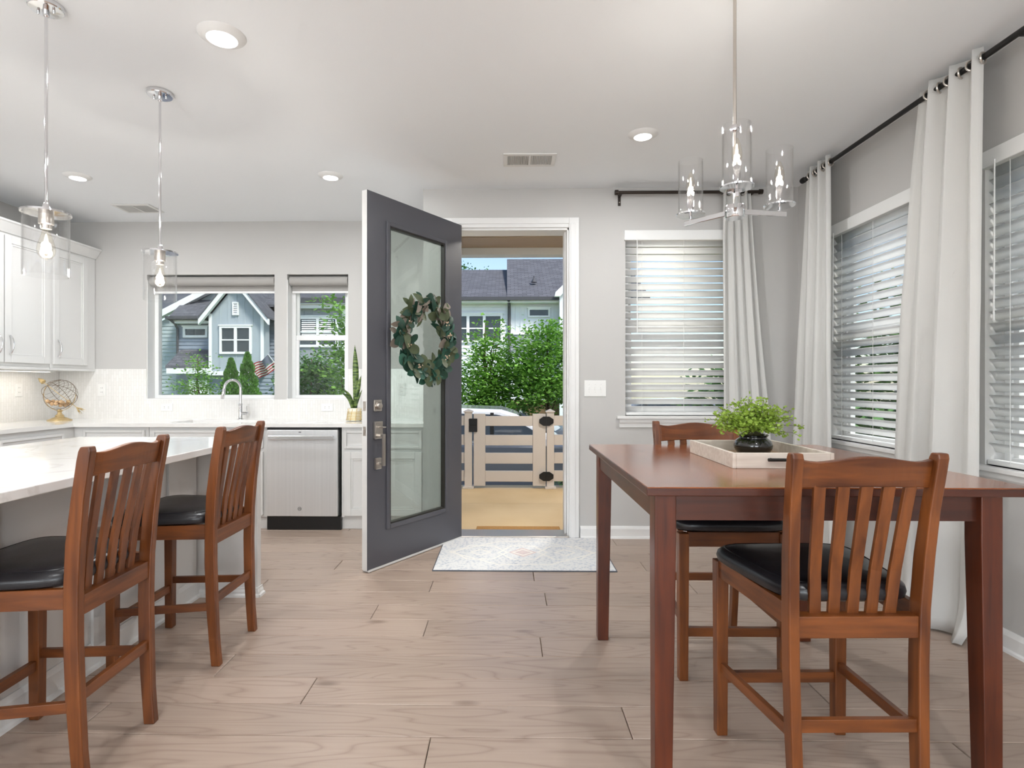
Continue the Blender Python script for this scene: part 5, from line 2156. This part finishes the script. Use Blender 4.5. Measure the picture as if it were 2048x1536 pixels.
# recessed wall with transom
t.w('wall', siding(-14.4, -12.2, GZ, 4.0, 24.2), M_['side_slate'])
t.w('soffit_band', MB().box(-14.5, -12.2, 23.85, 24.2, 3.80, 4.0), M_['house_trim'])
hwindow(t, -13.98, -13.1, 3.31, 3.58, 24.18, 1, 1, .1)
t.w('roof', MB().prism([(23.7, 4.02), (27.2, 6.6), (27.2, 6.4), (23.7, 3.92)], 'x', -14.5, -9.6), M_['shingle'])
t.w('gutter', MB().box(-14.55, -12.3, 23.6, 23.72, 3.96, 4.08), M_['gutter'])
t.w('downspout', MB().tube([(-14.45, 23.66, 4.0), (-14.30, 23.9, 3.8), (-14.30, 24.1, 3.6), (-14.30, 24.1, 2.5)], .05, 8), M_['gutter'])
# awning roof and lower wall
t.w('awning_roof', MB().prism([(23.0, 1.95), (24.1, 2.68), (24.1, 2.56), (23.0, 1.83)], 'x', -14.15, -12.2), M_['shingle'])
t.w('awning_fascia', MB().box(-14.1, -12.2, 22.98, 23.5, 1.62, 1.84), M_['house_trim'])
t.w('wall', siding(-13.4, -9.22, GZ, 1.62, 23.35), M_['side_slate'])
# gable bump, board and batten
gx0_, gx1_, gap = -12.30, -10.06, 5.35
gm = (gx0_ + gx1_) / 2
zl = 4.0
def gtop(x):
    return zl + (gap - zl) * (1 - abs(x - gm) / ((gx1_ - gx0_) / 2)) - .06
t.w('wall', MB().prism([(gx0_, 1.62), (gx1_, 1.62), (gx1_, zl), (gm, gap), (gx0_, zl)], 'y', 23.0, 23.6), M_['side_blue'])
bt = t.w('batten', battens(gx0_ + .12, gx1_ - .12, 1.7, gtop, 23.0, .32, .05), M_['side_blue'])
bt['kind'] = 'stuff'
for s in (-1, 1):
    xe = gx0_ - .32 if s < 0 else gx1_ + .32
    xi = gm
    slope = (gap - zl) / ((gx1_ - gx0_) / 2)
    ze = gap - slope * abs(xe - gm)
    t.w('rake_board', MB().prism([(xe, ze), (xi, gap), (xi, gap + .28), (xe, ze + .24)], 'y', 22.7, 22.86), M_['house_trim'])
    t.w('gable_roof', MB().prism([(xe, ze + .24), (xi, gap + .28), (xi, gap + .36), (xe, ze + .32)], 'y', 22.66, 25.5), M_['shingle'])
    t.w('corner_board', MB().box(gx0_ - .02 if s < 0 else gx1_ - .1, gx0_ + .1 if s < 0 else gx1_ + .02, 22.96, 23.02, 1.62, zl + .1), M_['house_trim'])
t.w('band_board', MB().box(gx0_ - .03, gx1_ + .03, 22.94, 23.02, 1.55, 1.72), M_['house_trim'])
hwindow(t, -11.77, -10.62, 2.52, 3.50, 22.98, 2, 2, .09)
gv = t.w('gable_vent', ring_frame(-11.33, -11.07, 4.03, 4.58, .05, 22.93, 22.99), M_['house_trim'])
for k in range(6):
    t.w('louvre', MB().bar((-11.29, 22.96, 4.12 + .075 * k), (-11.11, 22.96, 4.12 + .075 * k), .01, .06, (0, .6, 1)), M_['house_trim'], gv)
# right neighbour wall and roofs between the bump and the grey house
t.w('wall', siding(-10.8, -9.2, GZ, 4.6, 24.3), M_['side_slate'])
t.w('roof', MB().prism([(23.9, 4.62), (29, 8.2), (29, 8.0), (23.9, 4.5)], 'x', -10.9, -9.2), M_['shingle'])
t.w('downspout', MB().tube([(-9.95, 23.9, 4.6), (-9.95, 24.2, 4.2), (-9.95, 24.2, GZ)], .05, 8), M_['gutter'])
hwindow(t, -9.6, -9.25, .2, 1.1, 23.33, 1, 1, .1)
hwindow(t, -11.6, -10.5, .1, 1.1, 23.33, 2, 1, .1)
t.w('entry_door', MB().box(-13.3, -12.5, 23.25, 23.36, GZ, 1.35), M_['house_trim'])

# --- grey townhouse seen through the narrow kitchen window
B = (-7.6, 24, GZ)
t = Thing('grey_townhouse', 'grey board-and-batten townhouse seen through the narrow kitchen window', 'house', B)
t.w('wall', MB().box(-9.2, -6.9, 24.0, 24.2, GZ, 4.6), M_['side_grey'])
bt = t.w('batten', battens(-9.1, -7.0, 2.0, 4.55, 24.0, .32, .05), M_['side_grey'])
bt['kind'] = 'stuff'
t.w('corner_board', MB().box(-7.06, -6.88, 23.95, 24.02, GZ, 4.6), M_['house_trim'])
t.w('frieze_board', MB().box(-9.2, -6.7, 23.7, 24.0, 4.42, 4.62), M_['house_trim'])
t.w('gutter', MB().box(-9.2, -6.5, 23.5, 23.66, 4.62, 4.80), M_['gutter'])
roof(t, -9.2, -6.4, 23.55, 4.85, 29, 7.6)
hwindow(t, -8.9, -7.35, 2.88, 3.98, 23.98, 2, 2, .11, True)
t.w('porch_roof', MB().prism([(22.6, 1.55), (24.0, 1.95), (24.0, 1.85), (22.6, 1.42)], 'x', -9.2, -7.4), M_['shingle'])
t.w('wall', siding(-6.85, -2.55, GZ, 4.4, 24.4), M_['side_white'])

# --- side neighbour beyond the right windows
t = Thing('side_house', 'taupe neighbouring house wall glimpsed through the right-hand blinds', 'house', (9.6, 4, GZ))
sdm = MB()
z = GZ
while z < 2.6:
    sdm.add([(9.57, -8, z), (9.57, 14, z), (9.6, 14, z + .16), (9.6, -8, z + .16)], [(0, 1, 2, 3)])
    z += .16
sdm.box(9.6, 9.8, -8, 14, GZ, 2.7)
t.w('wall', sdm, mat('taupe_siding', '#77726a', .7, var=.08))
t.w('roof', MB().prism([(9.2, 2.6), (13, 4.3), (13, 4.1), (9.2, 2.48)], 'y', -8, 14), M_['shingle'])

# ------------------------------------------------------------------ flag
def flag_mat():
    m = bpy.data.materials.new('flag_cloth')
    m.use_nodes = True
    n, l = m.node_tree.nodes, m.node_tree.links
    b = n['Principled BSDF']
    uv = n.new('ShaderNodeUVMap')
    sp = n.new('ShaderNodeSeparateXYZ')
    l.new(uv.outputs[0], sp.inputs[0])

    def mth(op, a, b_=None):
        q = n.new('ShaderNodeMath')
        q.operation = op
        for i, v in enumerate((a, b_)):
            if v is None:
                continue
            if isinstance(v, (int, float)):
                q.inputs[i].default_value = v
            else:
                l.new(v, q.inputs[i])
        return q.outputs[0]
    stripe = mth('LESS_THAN', mth('MODULO', mth('MULTIPLY', sp.outputs[1], 13), 2.0), 1.0)
    canton = mth('MULTIPLY', mth('LESS_THAN', sp.outputs[0], .4), mth('GREATER_THAN', sp.outputs[1], .4615))
    mp = n.new('ShaderNodeMapping')
    mp.inputs['Scale'].default_value = (22, 14, 1)
    l.new(uv.outputs[0], mp.inputs[0])
    vo = n.new('ShaderNodeTexVoronoi')
    vo.inputs['Scale'].default_value = 1
    vo.inputs['Randomness'].default_value = 0
    l.new(mp.outputs[0], vo.inputs['Vector'])
    star = mth('LESS_THAN', vo.outputs['Distance'], .26)

    def mix(f, a, c):
        x = n.new('ShaderNodeMix')
        x.data_type = 'RGBA'
        l.new(f, x.inputs[0])
        for i, v in ((6, a), (7, c)):
            if isinstance(v, tuple):
                x.inputs[i].default_value = v
            else:
                l.new(v, x.inputs[i])
        return x.outputs[2]
    s = mix(stripe, lin('#f2eeec'), lin('#b8323c'))
    c = mix(star, lin('#2c3a66'), lin('#f2eeec'))
    l.new(mix(canton, s, c), b.inputs['Base Color'])
    b.inputs['Roughness'].default_value = .8
    return m


t = Thing('flag', 'stars and stripes flag on an angled pole outside the wide kitchen window', 'flag', (-8.5, 20.6, 1.2))
pole0, pole1 = Vector((-8.42, 20.6, 1.72)), Vector((-8.62, 20.1, 2.26))
t.w('pole', MB().tube([tuple(pole0 + Vector((.25, .55, -.55))), tuple(pole1)], .016, 8), M_['house_trim'], smooth=True)
mb = MB()
nu, nv = 24, 12
uvs = []
pdir = (pole0 - pole1)
for i in range(nu + 1):
    for j in range(nv + 1):
        u, v = i / nu, j / nv
        # hoist runs down the pole, fly hangs to the left and down
        h = pole1 + pdir * (1 - v) * .82 + Vector((0, 0, -.02))
        p = h + Vector((-.62 * u, -.05 * u, -.40 * u ** .8 + .03 * sin(u * 9 + v * 2))) + Vector((0, .06 * sin(u * 10 + v * 3), 0))
        mb.v.append(tuple(p))
        uvs.append((u, v))
for i in range(nu):
    for j in range(nv):
        a = i * (nv + 1) + j
        mb.f.append((a, a + nv + 1, a + nv + 2, a + 1))
fo = t.w('cloth', mb, flag_mat(), smooth=True, fix=False)
ul = fo.data.uv_layers.new(name='UVMap')
for lp in fo.data.loops:
    ul.data[lp.index].uv = uvs[lp.vertex_index]


# ================================================================== CARS
def car(label, loc, rz, paint, body_paint):
    t = Thing('parked_car', label, 'car', loc, rz, 'cars parked along the street')
    # local: x forward (front at +x), length 4.6, width 1.84
    h = 1.62
    lower = [(-2.25, .30), (2.2, .30), (2.32, .50), (2.30, .78), (2.10, .90), (1.05, 1.02), (-2.05, 1.05), (-2.30, .95), (-2.32, .55)]
    t.p('body', MB().prism(lower, 'y', -.92, .92), body_paint, bevel=.06, seg=3)
    green = [(-2.12, 1.0), (1.15, 1.0), (.36, 1.50), (.10, 1.58), (-1.2, h), (-1.75, 1.56), (-2.0, 1.35)]
    t.p('cabin', MB().prism(green, 'y', -.76, .76), paint, bevel=.05, seg=3)
    for s in (-1, 1):
        w = [(-1.80, 1.07), (.92, 1.07), (.28, 1.44), (.02, 1.50), (-1.2, 1.53), (-1.62, 1.48)]
        g = t.p('side_glass', MB().prism(w, 'y', s * .755, s * .785), M_['carglass'], bevel=.01)
        for x in (-.95, -.05):
            t.p('pillar', MB().box(x - .03, x + .03, s * .782, s * .79, 1.06, 1.53), M_['black'], g)
    t.p('windscreen', MB().prism([(1.10, 1.045), (.42, 1.50), (.46, 1.52), (1.16, 1.05)], 'y', -.68, .68), M_['carglass'])
    t.p('rear_glass', MB().prism([(-2.10, 1.10), (-1.90, 1.48), (-1.94, 1.5), (-2.14, 1.11)], 'y', -.62, .62), M_['carglass'])
    for x in (-1.42, 1.42):
        for s in (-1, 1):
            wh = MB()
            wh.lathe([(.20, 0), (.345, .005), (.355, .05), (.355, .20), (.34, .23), (.2, .235)], seg=28)
            o = t.p('wheel', wh, M_['tyre'], smooth=True)
            o.location = (x, s * .95, .355)
            o.rotation_euler = (R(90) * s, 0, 0)
            hub = MB()
            hub.lathe([(.235, .012), (.22, .004), (.20, .018)], seg=28, cap=False)
            for k in range(5):
                a = 2 * pi * k / 5
                hub.bar((.03 * cos(a), .03 * sin(a), .012), (.22 * cos(a), .22 * sin(a), .012), .055, .02)
            hub.lathe([(.05, 0), (.05, .02), (.001, .02)], seg=14)
            t.p('rim', hub, M_['alloy'], o, smooth=True)
    for s in (-1, 1):
        t.p('headlamp', MB().box(2.18, 2.31, s * .55, s * .86, .70, .82), M_['hglass'], bevel=.01)
        t.p('tail_lamp', MB().box(-2.33, -2.2, s * .62, s * .9, .75, 1.0), M_['red'], bevel=.01)
        t.p('mirror', MB().box(.80, .95, s * .88, s * 1.04, 1.0, 1.13), paint, bevel=.02)
    t.p('bumper', MB().box(2.2, 2.36, -.85, .85, .32, .52), M_['black'], bevel=.03)
    return t


car('white parked car behind the porch gate, its roof above the top rail', (-.19, 10.0, GZ), 0, M_['carw'], mat('slate_car_paint', '#59616e', .15, .3, coat=1.0, var=.02))
car('silver parked car across the street at the right of the doorway', (3.45, 14.9, GZ), R(180), M_['carg'], M_['carg'])
